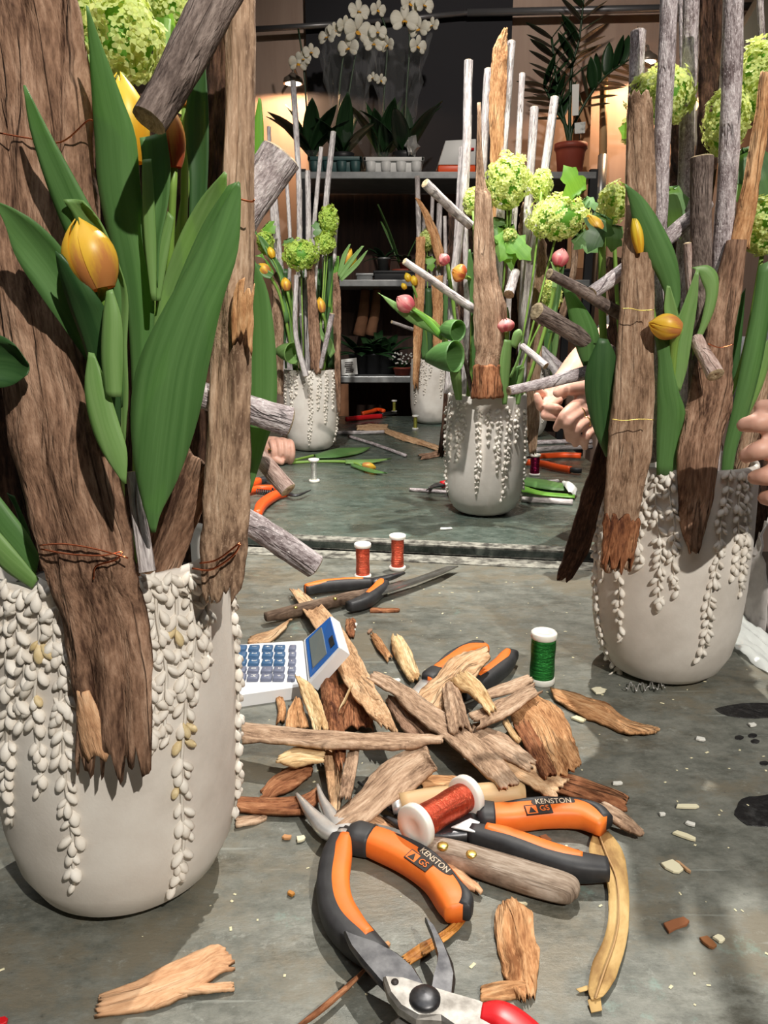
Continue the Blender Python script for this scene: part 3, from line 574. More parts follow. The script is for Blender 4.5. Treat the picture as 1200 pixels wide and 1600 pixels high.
def planter(c, strands, label, single, seed, ochre=()):
    rg = random.Random(seed); root = empty('planter', (c[0], c[1], T), label, 'planter', None)
    base = V((c[0], c[1], T)); mk('pot_body', *lathe(base, PROF[:13]+[(.0745, .2), (0, .199)], 72)[:2], 'concrete', root)
    mk('foam_block', *lathe(base, [(0, .201), (.0735, .201), (.0735, .215), (.07, .222), (0, .225)], 24)[:2], 'soil', root)
    beads = []
    for si, (x0, y0, x1, y1) in enumerate(strands):
        a0, z0 = on_pot(x0, y0, c); a1, z1 = on_pot(x1, y1, c); z0 = min(z0, .248); n = max(3, int((z0-z1)/.0106)); pts = []
        for i in range(n+1):
            t = i/n; a = a0+(a1-a0)*t+.02*math.sin(t*9+si); z = z0+(z1-z0)*t; pts.append(base+V((math.sin(a)*(rad_at(z)+.001), -math.cos(a)*(rad_at(z)+.001), z)))
            for s in ((-1, 1) if i % 3 else (-1, .1, 1)):
                if i == n and s != -1: continue
                aa = a+s*(.05 if i < n-2 else .026)*rg.uniform(.55, 1.3); zz = z+rg.uniform(-.004, .004)-(.004 if s == .1 else 0); r = rad_at(max(zz, .004))+(.0032 if s == .1 else .0016)
                beads.append((aa, zz, r, s, rg.uniform(.75, 1.25), rg.random(), t, si))
        if single: mk('strand_stem', *tube(pts, .0011, 5, m=n*2)[:2], 'concrete_bead', root)
    pool = []
    for q, (aa, zz, r, s, sc, rn, t, si) in enumerate(beads):
        nrm = V((math.sin(aa), -math.cos(aa), 0)); tang = V((math.cos(aa), math.sin(aa), 0)); pos = V((0, 0, zz))+nrm*r
        ax = (V((0, 0, 1))-tang*s*(.25+1.1*rn)-nrm*.35).normalized(); M = ax.to_track_quat('Z', 'Y').to_matrix().to_4x4()
        oc = si in ochre and (.17 < t < .3 or .45 < t < .52) and rn > .45
        if single and q < 298:
            o = bpy.data.objects.new('bead', BEAD_O if oc else BEAD); COL.objects.link(o); o.parent = root; o.location = pos; o.rotation_euler = M.to_euler(); o.scale = (sc, sc*.8, sc*(1+.25*rn))
        else: pool.append((M, pos, sc))
    if pool:
        ms = []; p6 = [(0, -1), (.8, -.55), (.98, 0), (.5, .8), (0, 1.25)]
        for M, pos, sc in pool:
            b = lathe((0, 0, 0), [(r*.0032*sc, z*.0043*sc) for r, z in p6], 6); ms.append(([base+pos+M.to_3x3() @ p for p in b[0]], b[1]))
        mk('bead_relief', *merge(*ms)[:2], 'concrete_bead', root, kind='stuff')
    return root
def ctr(px, Y, z=.12): d = Y*CP-(T+z-CZ)*SP; return ((px-600)/F*d, Y)
CFL, CR, CM, CLB, CFC, CFRR = ctr(186, .498), ctr(1045, .843), ctr(758, 1.607), ctr(486, 2.43), ctr(674, 3.08), ctr(820, 2.72)
planter(CFL, [(270, 905, 288, 1075), (285, 1060, 285, 1408), (222, 915, 240, 1175), (246, 908, 262, 1160), (300, 905, 303, 1085), (324, 905, 320, 1055), (55, 915, 62, 1235), (100, 1010, 112, 1388), (85, 920, 95, 1130), (28, 915, 40, 1130), (8, 910, 18, 1290), (374, 905, 374, 1262), (-14, 930, -4, 1200)],
        'white planter with bead vines holding the big bark slab and the yellow tulip bud', True, 3, (0, 1, 6))
planter(CR, [(1140, 745, 1118, 880), (1122, 855, 1096, 1037), (1160, 740, 1146, 900), (1025, 745, 1034, 950), (1046, 745, 1058, 930), (1004, 750, 1000, 885), (968, 890, 966, 1005), (930, 725, 936, 1092), (944, 725, 944, 905), (1172, 745, 1156, 930)],
        'white planter with bead vines beside the green wire spool', True, 5)
planter(CM, [(705, 628, 703, 720), (716, 628, 716, 722), (726, 630, 723, 690), (750, 645, 745, 770), (764, 645, 764, 690), (779, 642, 777, 735), (795, 640, 792, 722), (791, 705, 786, 785), (808, 640, 806, 690), (697, 640, 697, 770), (820, 640, 818, 770)], 'white planter with bead vines and pink tulips on the back table', False, 7)
planter(CLB, [(446, 582, 447, 652), (454, 582, 456, 640), (463, 582, 462, 620), (486, 585, 484, 695), (499, 582, 497, 640), (511, 582, 508, 660), (521, 582, 519, 640), (476, 582, 475, 605), (527, 584, 526, 690)], 'white planter with bead vines beside the fist and the lying tulips', False, 8)
planter(CFC, [(650, 552, 649, 630), (658, 552, 657, 605), (665, 552, 664, 615), (673, 552, 672, 590), (690, 555, 689, 620), (697, 555, 696, 610)], 'white planter with bead vines standing nearest the shelves', False, 9)
planter(CFRR, [(820, 578, 820, 650), (835, 578, 836, 640), (848, 580, 849, 660), (856, 580, 856, 655)], 'white planter half hidden behind the pinching hand', False, 10)
# ================================================================== builders for the arrangements
def slab(rows, Y, m, label, group=None, name='bark_slab', thick=.006, curl=.35, rough=.0035, jag=(.02, .05), edge=.12, seed=None, n=40, k=13, extra=None):
    Ls, Rs = [], []
    for i, r in enumerate(rows):
        y = r[3] if len(r) > 3 else (Y if not isinstance(Y, tuple) else Y[0]+(Y[1]-Y[0])*i/(len(rows)-1))
        Ls.append(PX(r[1], r[0], y)); Rs.append(PX(r[2], r[0], y))
    sd = seed if seed is not None else int(rows[0][1]+rows[0][0])
    o = mk(name, *ribbon(Ls, Rs, V((0, -1, 0)), n=n, k=k, thick=thick, curl=curl, rough=rough, jag=jag, edge=edge, seed=sd), m)
    return setp(o, label, 'bark', group)
def stick(pts, wpx, m, label, group=None, name='stick', rough=.12, ends=(1, 1), slant=0.):
    P = [PX(*p) for p in pts]; ws = wpx if isinstance(wpx, (list, tuple)) else [wpx]*len(P)
    R = [w_/2*pxm(p) for w_, p in zip(ws, P)]; sd = int(pts[0][0]*3+pts[0][1])
    mid = []
    if len(P) == 2:
        rg = random.Random(sd); j = (P[1]-P[0]).length*.012
        mid = [P[0].lerp(P[1], .35)+V((rg.uniform(-j, j), rg.uniform(-j, j), 0)), P[0].lerp(P[1], .7)+V((rg.uniform(-j, j), rg.uniform(-j, j), 0))]
        P = [P[0]]+mid+[P[1]]; R = [R[0], R[0]*.7+R[1]*.3, R[0]*.35+R[1]*.65, R[1]]
    n = 16 if R[0]/pxm(P[0]) > 9 else 9
    v, f, uv = tube(P, R, n, m=30 if n == 16 else 16, rough=rough, seed=sd % 17, cap=False); mm = len(v)//n
    o = mk(name, v, f, m, uv=uv); setp(o, label, 'stick', group)
    for e, ring, d in ((ends[0], v[:n], (P[0]-P[1]).normalized()), (ends[1], v[-n:], (P[-1]-P[-2]).normalized())):
        if not e: continue
        c = sum(ring, V())/n; r = (ring[0]-c).length
        vv = ring+[c+(q-c)*.8+d*r*.12 for q in ring]+[c+(q-c)*.2+d*r*.05 for q in ring]+[c-d*r*.05]; ff = []
        for a in range(2):
            for j in range(n): ff.append((a*n+j, a*n+(j+1) % n, (a+1)*n+(j+1) % n, (a+1)*n+j))
        for j in range(n): ff.append((2*n+j, 2*n+(j+1) % n, 3*n))
        mk('cut_end', vv, ff, 'cut_wood', o, uv=[(q.x, q.z) for q in vv])
    return o
def wire(pts, Y, r=.0005, label=None, m='copper', name='wire_tie'):
    P = [PX(p[0], p[1], p[2] if len(p) > 2 else Y) for p in pts]; o = mk(name, *tube(P, r, 6, m=len(P)*5)[:2], m); return setp(o, label, 'wire')
def bud(root, b, t, wpx, Y, m, openness=0., Yt=None):
    B, Tp = PX(b[0], b[1], Y), PX(t[0], t[1], Yt or Y); ax = Tp-B; Ln = ax.length; ax.normalize(); R = wpx/2*pxm(B)
    x = ax.cross(V((0, 1, 0.13))).normalized(); y = ax.cross(x)
    for k in range(6):
        a0 = k*math.pi/3+.35; inner = k % 2; hw = 1.25 if not inner else 1.05; n, kk = 12, 7; v, uv, f = [], [], []
        for i in range(n):
            t_ = i/(n-1); prof = math.sin(math.pi*min(.985, .1+t_*.885))**(.55+.3*t_)*(1-.06*t_)+openness*t_*t_*.35
            for j in range(kk):
                s = j/(kk-1)*2-1; taper = 1.0 if t_ < .72 else max(.25, 1-((t_-.72)/.28)**2*.75)
                a = a0+s*hw*taper*.62; r = R*prof*(1.0 if not inner else .93)*(1+.05*(1-s*s))+(R*.02)
                v.append(B+ax*(Ln*(t_*(1.0 if not inner else .96)-.02*s*s*t_))+(x*math.cos(a)+y*math.sin(a))*r); uv.append((s, t_))
        for i in range(n-1):
            for j in range(kk-1): a = i*kk+j; f.append((a, a+1, a+kk+1, a+kk))
        mk('petal', v, f, m, root, uv=uv)
    return B
def tulip(label, buds, stem, leaves, Y, wstem=12, group=None, name='tulip', Yb=None):
    base = PX(stem[-1][0], stem[-1][1], stem[-1][2] if len(stem[-1]) > 2 else Y)
    root = empty(name, base, label, 'tulip', group)
    for b in buds: bud(root, b[0], b[1], b[2], b[4] if len(b) > 4 else Y, b[3], *(b[5:] if len(b) > 5 else ()))
    P = [PX(s[0], s[1], s[2] if len(s) > 2 else Y) for s in stem]
    if len(P) > 1: mk('stem', *tube(P, [wstem/2*pxm(p) for p in P], 9), 'leaf_stem', root)
    for lf in leaves:
        if lf[0] == 'roll':     # rolled-up leaf: open cone between two pixel points
            a, b, ra, rb = lf[1]; A_, B_ = PX(*a), PX(*b); v1, f1, u1 = tube([A_, A_.lerp(B_, .5)+V((0, 0, .002)), B_], [ra*pxm(A_)*.35, ra*pxm(A_), rb*pxm(B_)], 18, m=12, cap=False)
            o = mk('leaf', v1, f1, lf[2], root, uv=u1); sd = o.modifiers.new('thickness', 'SOLIDIFY'); sd.thickness = .0012; continue
        kw = lf[3] if len(lf) > 3 else {}; mk('leaf', *leafy(lf[0], lf[1], **kw), lf[2], root)
    return root
def viburnum(label, heads, Y, stems, leaves=(), group=None, m='floret', size=.0062, dens=1.):
    base = PX(stems[0][-1][0], stems[0][-1][1], Y); root = empty('viburnum', base, label, 'flower', group)
    for hi, h in enumerate(heads):
        x, y, rx, ry = h[:4]; c = PX(x, y, h[4] if len(h) > 4 else Y); k = pxm(c); ax, az = rx*k, ry*k; ay = (ax+az)/2*.9; rg = random.Random(hi*7+x)
        area = 4*math.pi*((ax*az+ax*ay+ay*az)/3); n = int(min(1300, dens*area/(size*size*1.25))); vv, ff, uv = [], [], []
        for q in range(n):
            z = 1-2*(q+.5)/n; th = q*2.39996+rg.uniform(-.25, .25); rr = math.sqrt(max(0, 1-z*z)); d = V((rr*math.cos(th), rr*math.sin(th), z))
            bumpy = 1+.26*nz(d.x*2.2+hi, d.y*2.2, d.z*2.2)+rg.uniform(-.12, .05); p = c+V((d.x*ax, d.y*ay, d.z*az))*bumpy
            nn = (d+V([rg.uniform(-.55, .55) for _ in range(3)])).normalized(); u = nn.orthogonal().normalized(); u.rotate(Matrix.Rotation(rg.random()*6.28, 3, nn)); w_ = nn.cross(u); s = size*rg.uniform(.75, 1.2)
            i0 = len(vv); vv.append(p-nn*s*.25); uv.append((0, 0))
            for a in range(5):
                b = a*1.2566; e = u*math.cos(b)+w_*math.sin(b); g = nn.cross(e); j = len(vv); cup = rg.uniform(.05, .35)
                vv += [p+e*s*.5-g*s*.34+nn*s*cup*.5, p+e*s*.95+nn*s*cup*.2-g*s*.18, p+e*s*.95+nn*s*cup*.2+g*s*.18, p+e*s*.5+g*s*.34+nn*s*cup*.5]; uv += [(.01*a, .01*q)]*4; ff.append((i0, j, j+1, j+2, j+3))
        fh = mk('flower_head', vv, ff, m, root, uv=uv, smooth=False, kind='stuff')
        v_, f_, _ = lathe(c, [(0, -az*.85), (ax*.55, -az*.6), (ax*.82, 0), (ax*.55, az*.6), (0, az*.85)], 12); mk('flower_core', v_, f_, 'leaf_bright', fh)
    for st in stems:
        P = [PX(s[0], s[1], Y) for s in st]; mk('stem', *tube(P, .0022, 7)[:2], 'leaf_stem', root)
    for lf in leaves: lobed(root, *lf)
    return root
def lobed(root, bx, by, tx, ty, wpx, Y, m, tilt=.3, seed=0):
    B, Tp = PX(bx, by, Y), PX(tx, ty, Y-.01); a = Tp-B; Ln = a.length; a.normalize(); s = a.cross(V((0, -1, .1))).normalized(); nn = s.cross(a); W2 = wpx/2*pxm(B)
    rg = random.Random(int(bx+by))
    half = [(0, 0), (.1, .3), (.02, .62), (.2, .7), (.3, 1.0), (.42, .78), (.52, .52), (.6, .62), (.74, .66), (.8, .4), (.9, .22), (1, 0)]
    v, uv = [], []
    for sg in (-1, 1):
        for t, w_ in half:
            q = 1+rg.uniform(-.08, .08); v.append(B+a*Ln*t+s*W2*w_*sg*q+nn*(-tilt*W2*w_*w_*.8+.25*W2*math.sin(t*3))); uv.append((W2*w_*sg, t*Ln))
    mids = [B+a*Ln*t+nn*.25*W2*math.sin(t*3) for t, _ in half]; k = len(half); v += mids; uv += [(0, t*Ln) for t, _ in half]; f = []
    for i in range(k-1):
        f.append((2*k+i, 2*k+i+1, i+1, i)); f.append((2*k+i, k+i, k+i+1, 2*k+i+1))
    o = mk('leaf', v, f, m, root, uv=uv); return o
# ================================================================== arrangement in the near planter (big slab, yellow bud)
GA = 'sticks of the near arrangement'
sl1 = slab([(-60, -75, 112, .43), (0, -60, 119, .428), (130, -52, 136, .424), (260, -46, 141, .42), (400, -40, 150, .416), (520, -25, 168, .413), (640, 5, 184, .41), (740, 25, 187, .408), (850, 60, 202, .406), (920, 75, 214, .405), (1000, 98, 232, .404), (1100, 117, 236, .402), (1222, 122, 240, .4)],
     0, 'bark_brown', 'widest dark brown bark slab hanging over the near planter front', thick=.005, curl=.22, rough=.004, jag=(0, .06), edge=.05, n=70, k=21)
slab([(1080, 119, 138, .399), (1120, 120, 160, .398), (1150, 123, 172, .3975), (1192, 131, 192, .397)], 0, 'bark_peach', 'torn pale inner bark flap at the foot of the widest slab', curl=.2, rough=.001, jag=(.0, .2), n=14, k=9, thick=.002, name='bark_flap')
slab([(-60, 353, 400), (0, 352, 398), (200, 351, 396), (400, 345, 395), (500, 336, 393), (560, 330, 391), (700, 322, 390), (800, 317, 388), (870, 312, 384), (945, 318, 371)], (.45, .436), 'bark_tan', 'tall narrow bark slab with copper wire on the near planter rim', thick=.005, curl=.4, jag=(0, .05), edge=.06, n=60)
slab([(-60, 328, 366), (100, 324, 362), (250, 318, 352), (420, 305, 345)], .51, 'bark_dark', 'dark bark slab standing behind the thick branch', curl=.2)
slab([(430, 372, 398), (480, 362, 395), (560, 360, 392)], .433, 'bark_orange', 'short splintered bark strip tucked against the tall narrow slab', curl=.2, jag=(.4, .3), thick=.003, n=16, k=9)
slab([(150, 120, 330), (400, 150, 345), (700, 170, 350), (930, 185, 340)], .565, 'bark_dark', 'broad dark bark slab standing at the back of the near planter', curl=.15)  # added dark mass: its colour stands in for the shade between the stems
slab([(420, -80, 40), (650, -60, 60), (940, -20, 90)], .54, 'bark_dark', 'dark bark slab in the shade behind the widest slab', curl=.15)  # added too, a dark sheet for the shade beside the widest slab
# diagonal slab inside the rim
def slab4(rows, Y, m, label, **k):
    kk = dict(n=30, k=11, thick=.005, curl=.35, rough=.003, jag=(.02, .05), edge=.1, seed=int(rows[0][0])); kk.update(k)
    return setp(mk('bark_slab', *leafy(rows, Y, **kk), m), label, 'bark')
slab4([(283, 690, 338, 735), (255, 760, 322, 785), (228, 840, 296, 845), (205, 915, 275, 905)], .455, 'bark_brown', 'slanting bark slab inside the near planter rim behind the short stick')
stick([(352, -25, .40), (232, 188, .372)], [70, 56], 'stick_brown', 'thickest brown branch slanting down above the orange buds', ends=(0, 1))
stick([(340, 390, .49), (438, 243, .5)], [62, 66], 'stick_grey', 'thick rough grey stick jutting up behind the narrow slab')
stick([(300, 612, .45), (452, 660, .462)], [42, 46], 'stick_grey', 'thick grey stick jutting out level above the fist')
stick([(370, 672, .52), (450, 766, .5)], [24, 28], 'stick_pink', 'pinkish stick pointing down over the red handled secateurs')
stick([(355, 795, .455), (492, 884, .465)], [38, 40], 'stick_grey', 'grey stick jutting out towards the red wire spools')
stick([(206, 738, .425), (216, 800, .42), (230, 893, .412)], [18, 24, 26], 'stick_white', 'short whitish stick pointing down over the near planter rim')
wire([(62, 852), (100, 850), (150, 858), (200, 872)], .396, label='copper wire wound round the widest slab near the rim')
wire([(64, 858, .397), (110, 866, .395), (160, 868, .395), (190, 862, .398), (180, 875, .396), (150, 885, .397), (146, 905, .397)], .397, label='looped copper wire end hanging on the widest slab')
wire([(300, 888), (330, 890), (362, 870), (376, 850)], .425, .0006, label='bright copper wire twisted round the narrow slab at the rim')
wire([(312, 880), (340, 874), (375, 848)], .426, .0006, label='upper copper wire turn on the narrow slab')
wire([(0, 208), (45, 216), (95, 222), (135, 190), (145, 188)], .411, .0004, label='copper wire strand across the widest slab by the tall leaf')
wire([(370, 310), (392, 315), (398, 312)], .43, .0005, label='copper wire turn on the narrow slab beside the rough stick')
cup = dict(curl=-.3, k=9)
tulip('tulip with a half hidden yellow bud in a cupped leaf before the widest slab', [((158, 452), (121, 340), 82, 'petal_orange', .385)], [(160, 450, .387), (172, 560, .4), (185, 720, .44), (190, 900, .48)], [
    ([(36, 133, 39, 133), (46, 200, 76, 205), (68, 275, 112, 270), (88, 330, 142, 325), (112, 390, 172, 385), (132, 460, 190, 450), (150, 540, 198, 530), (165, 640, 196, 635)], (.388, .41), 'leaf', dict(curl=.12, fold=.1)),
    ([(-12, 312, -8, 316), (20, 325, 8, 352), (60, 350, 25, 402), (98, 390, 62, 460), (128, 450, 105, 520), (150, 525, 150, 585)], (.375, .4), 'leaf', dict(curl=-.35)),
    ([(98, 312, 130, 314), (112, 335, 160, 352), (128, 370, 188, 420), (140, 420, 200, 470), (130, 500, 198, 540), (148, 580, 200, 620), (165, 690, 195, 700)], (.392, .41), 'leaf_light', dict(curl=-.35)),
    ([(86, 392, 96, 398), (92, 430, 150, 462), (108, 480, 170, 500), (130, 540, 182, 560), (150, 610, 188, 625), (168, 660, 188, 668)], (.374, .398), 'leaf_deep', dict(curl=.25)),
    ([(166, 455, 176, 452), (160, 500, 190, 500), (158, 560, 192, 560), (165, 620, 190, 620)], .372, 'leaf_light', dict(curl=.4)),
    ([(138, 550, 147, 552), (132, 600, 165, 598), (138, 650, 184, 655), (157, 702, 198, 705), (192, 755, 197, 756)], (.376, .37), 'leaf_light', dict(curl=.18))], .4, 16)
tulip('tulip with a yellow bud behind the tallest upright leaf', [((205, 255), (186, 112), 72, 'petal_yellow', .43)], [(205, 255, .43), (212, 500, .44), (215, 900, .49)], [
    ([(134, 8, 137, 10), (138, 60, 154, 58), (141, 110, 172, 105), (144, 160, 192, 158), (148, 220, 212, 215), (154, 300, 220, 300), (176, 400, 238, 395), (196, 480, 241, 480), (204, 560, 238, 560), (208, 680, 232, 680)], (.395, .43), 'leaf', dict(curl=.22, n=30)),
    ([(218, 215, 258, 200), (222, 250, 266, 262), (224, 300, 262, 320), (220, 360, 250, 380), (234, 440, 246, 450)], .41, 'leaf', dict(curl=-.5)),
    ([(222, 250, 236, 248), (222, 300, 240, 300), (226, 380, 244, 380), (236, 470, 244, 470)], .407, 'leaf_light', dict(curl=.3)),
    ([(262, 330, 272, 340), (240, 400, 262, 400), (236, 470, 250, 470)], .416, 'leaf_light', dict(curl=.3))], .43, 14)
tulip('tulip with an orange red bud under the thick branch', [((272, 262), (262, 158), 44, 'petal_red', .42), ], [(272, 262, .42), (262, 480, .44), (245, 900, .49)], [
    ([(372, 283, 375, 286), (350, 318, 376, 320), (300, 405, 371, 395), (248, 495, 347, 475), (214, 570, 328, 562), (204, 650, 309, 655), (212, 740, 279, 745), (226, 800, 252, 800), (236, 832, 243, 832)], (.395, .4), 'leaf', dict(curl=.16, n=30, wave=.03)),
    ([(350, 268, 354, 272), (312, 312, 352, 310), (280, 370, 330, 365), (255, 440, 300, 430), (236, 520, 270, 520), (226, 600, 245, 600)], (.408, .43), 'leaf_light', dict(curl=-.2)),
    ([(356, 290, 370, 284), (318, 348, 352, 345), (285, 420, 318, 412), (258, 490, 280, 490), (236, 560, 255, 560)], (.401, .42), 'leaf', dict(curl=.2))], .42, 12)
tulip('tulip with an orange and yellow bud beside the dark standing slab', [((290, 165), (303, 95), 36, 'petal_orange', .46)], [(290, 165, .46), (285, 400, .48), (260, 900, .5)], [
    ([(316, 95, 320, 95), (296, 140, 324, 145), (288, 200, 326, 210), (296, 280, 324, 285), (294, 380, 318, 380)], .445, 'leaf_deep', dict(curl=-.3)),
    ([(312, 125, 318, 120), (306, 200, 324, 200), (302, 300, 322, 300)], .45, 'leaf', dict(curl=.3)),
    ([(386, 398, 397, 405), (386, 470, 420, 462), (385, 550, 431, 552), (384, 640, 431, 640), (382, 700, 412, 705), (378, 770, 392, 770)], (.47, .49), 'leaf', dict(curl=.15)),
    ([(404, 152, 408, 155), (396, 200, 412, 205), (394, 260, 410, 260), (392, 330, 402, 330)], .55, 'leaf_bright', dict(curl=.2)),
    ([(382, 640, 425, 625), (381, 700, 412, 690), (378, 760, 392, 755)], .51, 'leaf_bright', dict(curl=.2))], .48, 12)
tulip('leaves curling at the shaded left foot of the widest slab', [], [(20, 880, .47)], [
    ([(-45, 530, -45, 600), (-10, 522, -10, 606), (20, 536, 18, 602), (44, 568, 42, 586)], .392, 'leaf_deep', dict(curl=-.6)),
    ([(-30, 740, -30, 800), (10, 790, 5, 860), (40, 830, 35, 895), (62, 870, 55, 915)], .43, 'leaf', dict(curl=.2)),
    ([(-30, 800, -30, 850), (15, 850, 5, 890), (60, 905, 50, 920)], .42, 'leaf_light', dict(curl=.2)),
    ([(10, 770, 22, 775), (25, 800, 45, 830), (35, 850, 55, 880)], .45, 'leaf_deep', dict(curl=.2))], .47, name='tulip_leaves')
viburnum('lime green snowball blossom above the yellow buds and the tallest leaf', [(196, 62, 54, 62, .47), (128, 12, 24, 40, .5), (262, 12, 34, 36, .53), (300, 215, 14, 40, .54)], .5, [[(196, 100), (215, 400), (225, 900)], [(128, 40), (200, 400), (220, 880)], [(262, 30), (240, 400), (230, 880)], [(300, 240), (260, 500), (235, 880)]], [(250, 90, 270, 20, 60, .52, 'leaf_bright'), (160, 120, 175, 180, 60, .5, 'leaf_deep')], size=.0045)
# ================================================================== arrangement in the planter by the green spool
slab([(140, 985, 1018), (200, 983, 1022), (300, 980, 1025), (400, 974, 1023), (500, 968, 1022), (600, 960, 1023), (700, 951, 1018), (780, 947, 1003), (850, 943, 994), (895, 940, 985)], (.775, .735), 'bark_grey', 'long straight bark slab wired on the planter by the green spool', curl=.3, jag=(.03, .03), edge=.04, n=60, k=15)
slab([(800, 946, 1000, .733), (850, 942, 995, .732), (898, 939, 986, .731)], 0, 'bark_rust', 'frayed reddish foot of the long straight bark slab', name='bark_fringe', curl=.3, rough=.003, jag=(.2, .35), n=18, k=15, thick=.004)
slab([(375, 1138, 1168), (440, 1120, 1160), (477, 1113, 1155), (510, 1106, 1150), (542, 1102, 1146), (575, 1090, 1145), (610, 1080, 1146), (640, 1072, 1142), (672, 1066, 1132), (705, 1060, 1127), (770, 1062, 1116), (802, 1064, 1109), (835, 1069, 1100), (866, 1077, 1091)], (.775, .742), 'bark_brown', 'knotty tapering bark slab over the rim by the green spool', curl=.5, jag=(0, .04), edge=.05, n=60, k=15)
slab([(110, 1192, 1212), (200, 1180, 1201), (300, 1160, 1186), (390, 1140, 1170)], .78, 'bark_orange', 'narrow splintered bark strip rising from the knotty slab', curl=.3, n=30, k=9)
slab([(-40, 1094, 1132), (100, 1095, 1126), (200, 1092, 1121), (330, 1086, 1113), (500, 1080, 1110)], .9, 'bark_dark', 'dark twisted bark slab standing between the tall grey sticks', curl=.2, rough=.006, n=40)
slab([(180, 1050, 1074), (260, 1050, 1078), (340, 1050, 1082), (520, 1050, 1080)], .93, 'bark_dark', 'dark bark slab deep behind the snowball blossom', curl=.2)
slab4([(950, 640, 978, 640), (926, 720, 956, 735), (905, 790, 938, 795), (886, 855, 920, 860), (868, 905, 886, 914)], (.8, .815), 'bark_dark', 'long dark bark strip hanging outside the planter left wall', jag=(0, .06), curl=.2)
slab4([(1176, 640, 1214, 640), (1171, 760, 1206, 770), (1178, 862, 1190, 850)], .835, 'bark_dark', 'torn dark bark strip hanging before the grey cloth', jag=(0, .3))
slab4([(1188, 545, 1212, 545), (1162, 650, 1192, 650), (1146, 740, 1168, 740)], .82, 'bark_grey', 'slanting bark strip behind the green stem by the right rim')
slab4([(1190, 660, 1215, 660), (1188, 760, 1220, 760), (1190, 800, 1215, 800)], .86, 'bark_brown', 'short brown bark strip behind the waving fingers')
slab([(400, 950, 1020), (560, 952, 1030), (760, 960, 1035)], .91, 'bark_dark', 'dark bark slab in the shade behind the long straight slab', curl=.15)  # added dark filler, deepens the shade inside this arrangement
slab([(420, 1030, 1120), (560, 1030, 1130), (760, 1035, 1130)], .92, 'bark_dark', 'broad dark bark slab in the shade behind the leaning yellow tulip', curl=.15)  # second added filler, dark colour for the black gap behind the tulip leaf
GR = 'tall grey sticks by the green spool planter'
stick([(997, 50, .86), (988, 640, .82)], [23, 26], 'stick_grey', 'grey stick with a slanting cut top behind the long straight slab')
stick([(1048, -50, .8), (1026, 420, .79), (1015, 720, .79)], [27, 24, 24], 'stick_grey', 'tall grey lilac stick crossing the snowball blossom beside the long straight slab', GR)
stick([(1064, -50, .93), (1056, 560, .9)], [10, 10], 'stick_grey', 'thin tall grey stick standing behind the snowball blossom', GR)
stick([(1082, -50, .86), (1070, 330, .85), (1060, 720, .83)], [25, 23, 22], 'stick_grey', 'tall mottled grey stick between the blossom and the dark twisted slab', GR)
stick([(1147, -50, .79), (1138, 250, .79), (1122, 480, .79), (1110, 740, .79)], [32, 30, 29, 28], 'stick_grey', 'thickest tall grey stick running down behind the knotty slab', GR)
stick([(1187, -50, .9), (1196, 150, .9)], [10, 10], 'stick_grey', 'thin grey stick behind the uppermost snowball blossom', GR, ends=(0, 0))
stick([(1097, 245, .79), (1090, 620, .8)], [33, 30], 'stick_brown', 'stout short stick with a pale cut top among tall sticks')
stick([(1074, 380, .79), (1088, 560, .81)], [13, 15], 'stick_pink', 'thin short stick beside the stout cut stick')
stick([(1105, 318, .83), (1035, 378, .8), (925, 458, .77)], [22, 25, 22], 'stick_grey', 'grey stick slanting behind the long straight slab')
stick([(858, 427, .74), (905, 452, .76), (985, 500, .8)], [16, 18, 20], 'stick_brown', 'dark brown stick with a torn tip under the pink bud')
stick([(838, 486, .75), (960, 558, .81)], [28, 30], 'stick_brown', 'shaded blunt stick pointing out above the pinching hand')
stick([(795, 611, .74), (940, 578, .79)], [15, 24], 'stick_grey', 'grey stick reaching out level over the pinching hand')
stick([(1088, 530, .76), (1118, 586, .725)], [22, 27], 'stick_pink', 'short pinkish stick with a hollow end before the knotty slab')
wire([(972, 482), (985, 482), (1000, 485), (1022, 484)], .737, .0005, m='brass', label='thin wire round the long straight slab beside the yellow tulip')
wire([(956, 655), (975, 657), (1000, 655), (1022, 656)], .728, .0005, m='brass', label='thin wire round the long straight slab above the rim')
wire([(1106, 537), (1125, 543), (1146, 538)], .735, .0005, label='thin wire round the knotty slab above the hollow stick')
tulip('tulip with a yellow and orange bud leaning over by the long straight slab', [((1062, 514), (1013, 505), 40, 'petal_orange', .74)], [(1060, 514, .742), (1052, 545, .75), (1045, 640, .77), (1040, 760, .8)], [
    ([(1022, 520, 1046, 530), (1028, 562, 1052, 576), (1027, 607, 1061, 612), (1027, 640, 1071, 644), (1026, 680, 1066, 680), (1026, 742, 1056, 742)], (.748, .76), 'leaf', dict(curl=.15)),
    ([(1088, 421, 1092, 422), (1070, 470, 1090, 470), (1052, 520, 1082, 524), (1050, 572, 1074, 574), (1056, 610, 1063, 612)], .755, 'leaf_light', dict(curl=-.25)),
    ([(1042, 446, 1047, 447), (1038, 485, 1058, 482), (1048, 515, 1064, 512)], .75, 'leaf_light', dict(curl=-.3)),
    ([(1080, 418, 1092, 426), (1108, 415, 1096, 438), (1123, 436, 1103, 462), (1116, 485, 1094, 508), (1090, 540, 1082, 540), (1081, 562, 1083, 560)], .76, 'leaf_light', dict(curl=.2))], .75, 14)
tulip('tulip with a bud shut inside the broad pointed leaf by the sticks', [((1000, 395), (990, 335), 18, 'petal_yellow', .755)], [(1000, 395, .77), (1030, 560, .79), (1040, 760, .82)], [
    ([(976, 287, 979, 288), (984, 318, 1008, 312), (990, 352, 1038, 358), (1008, 400, 1056, 398), (1030, 438, 1063, 440), (1042, 480, 1062, 485), (1040, 560, 1055, 560)], (.748, .77), 'leaf', dict(curl=.22))], .78, 10)
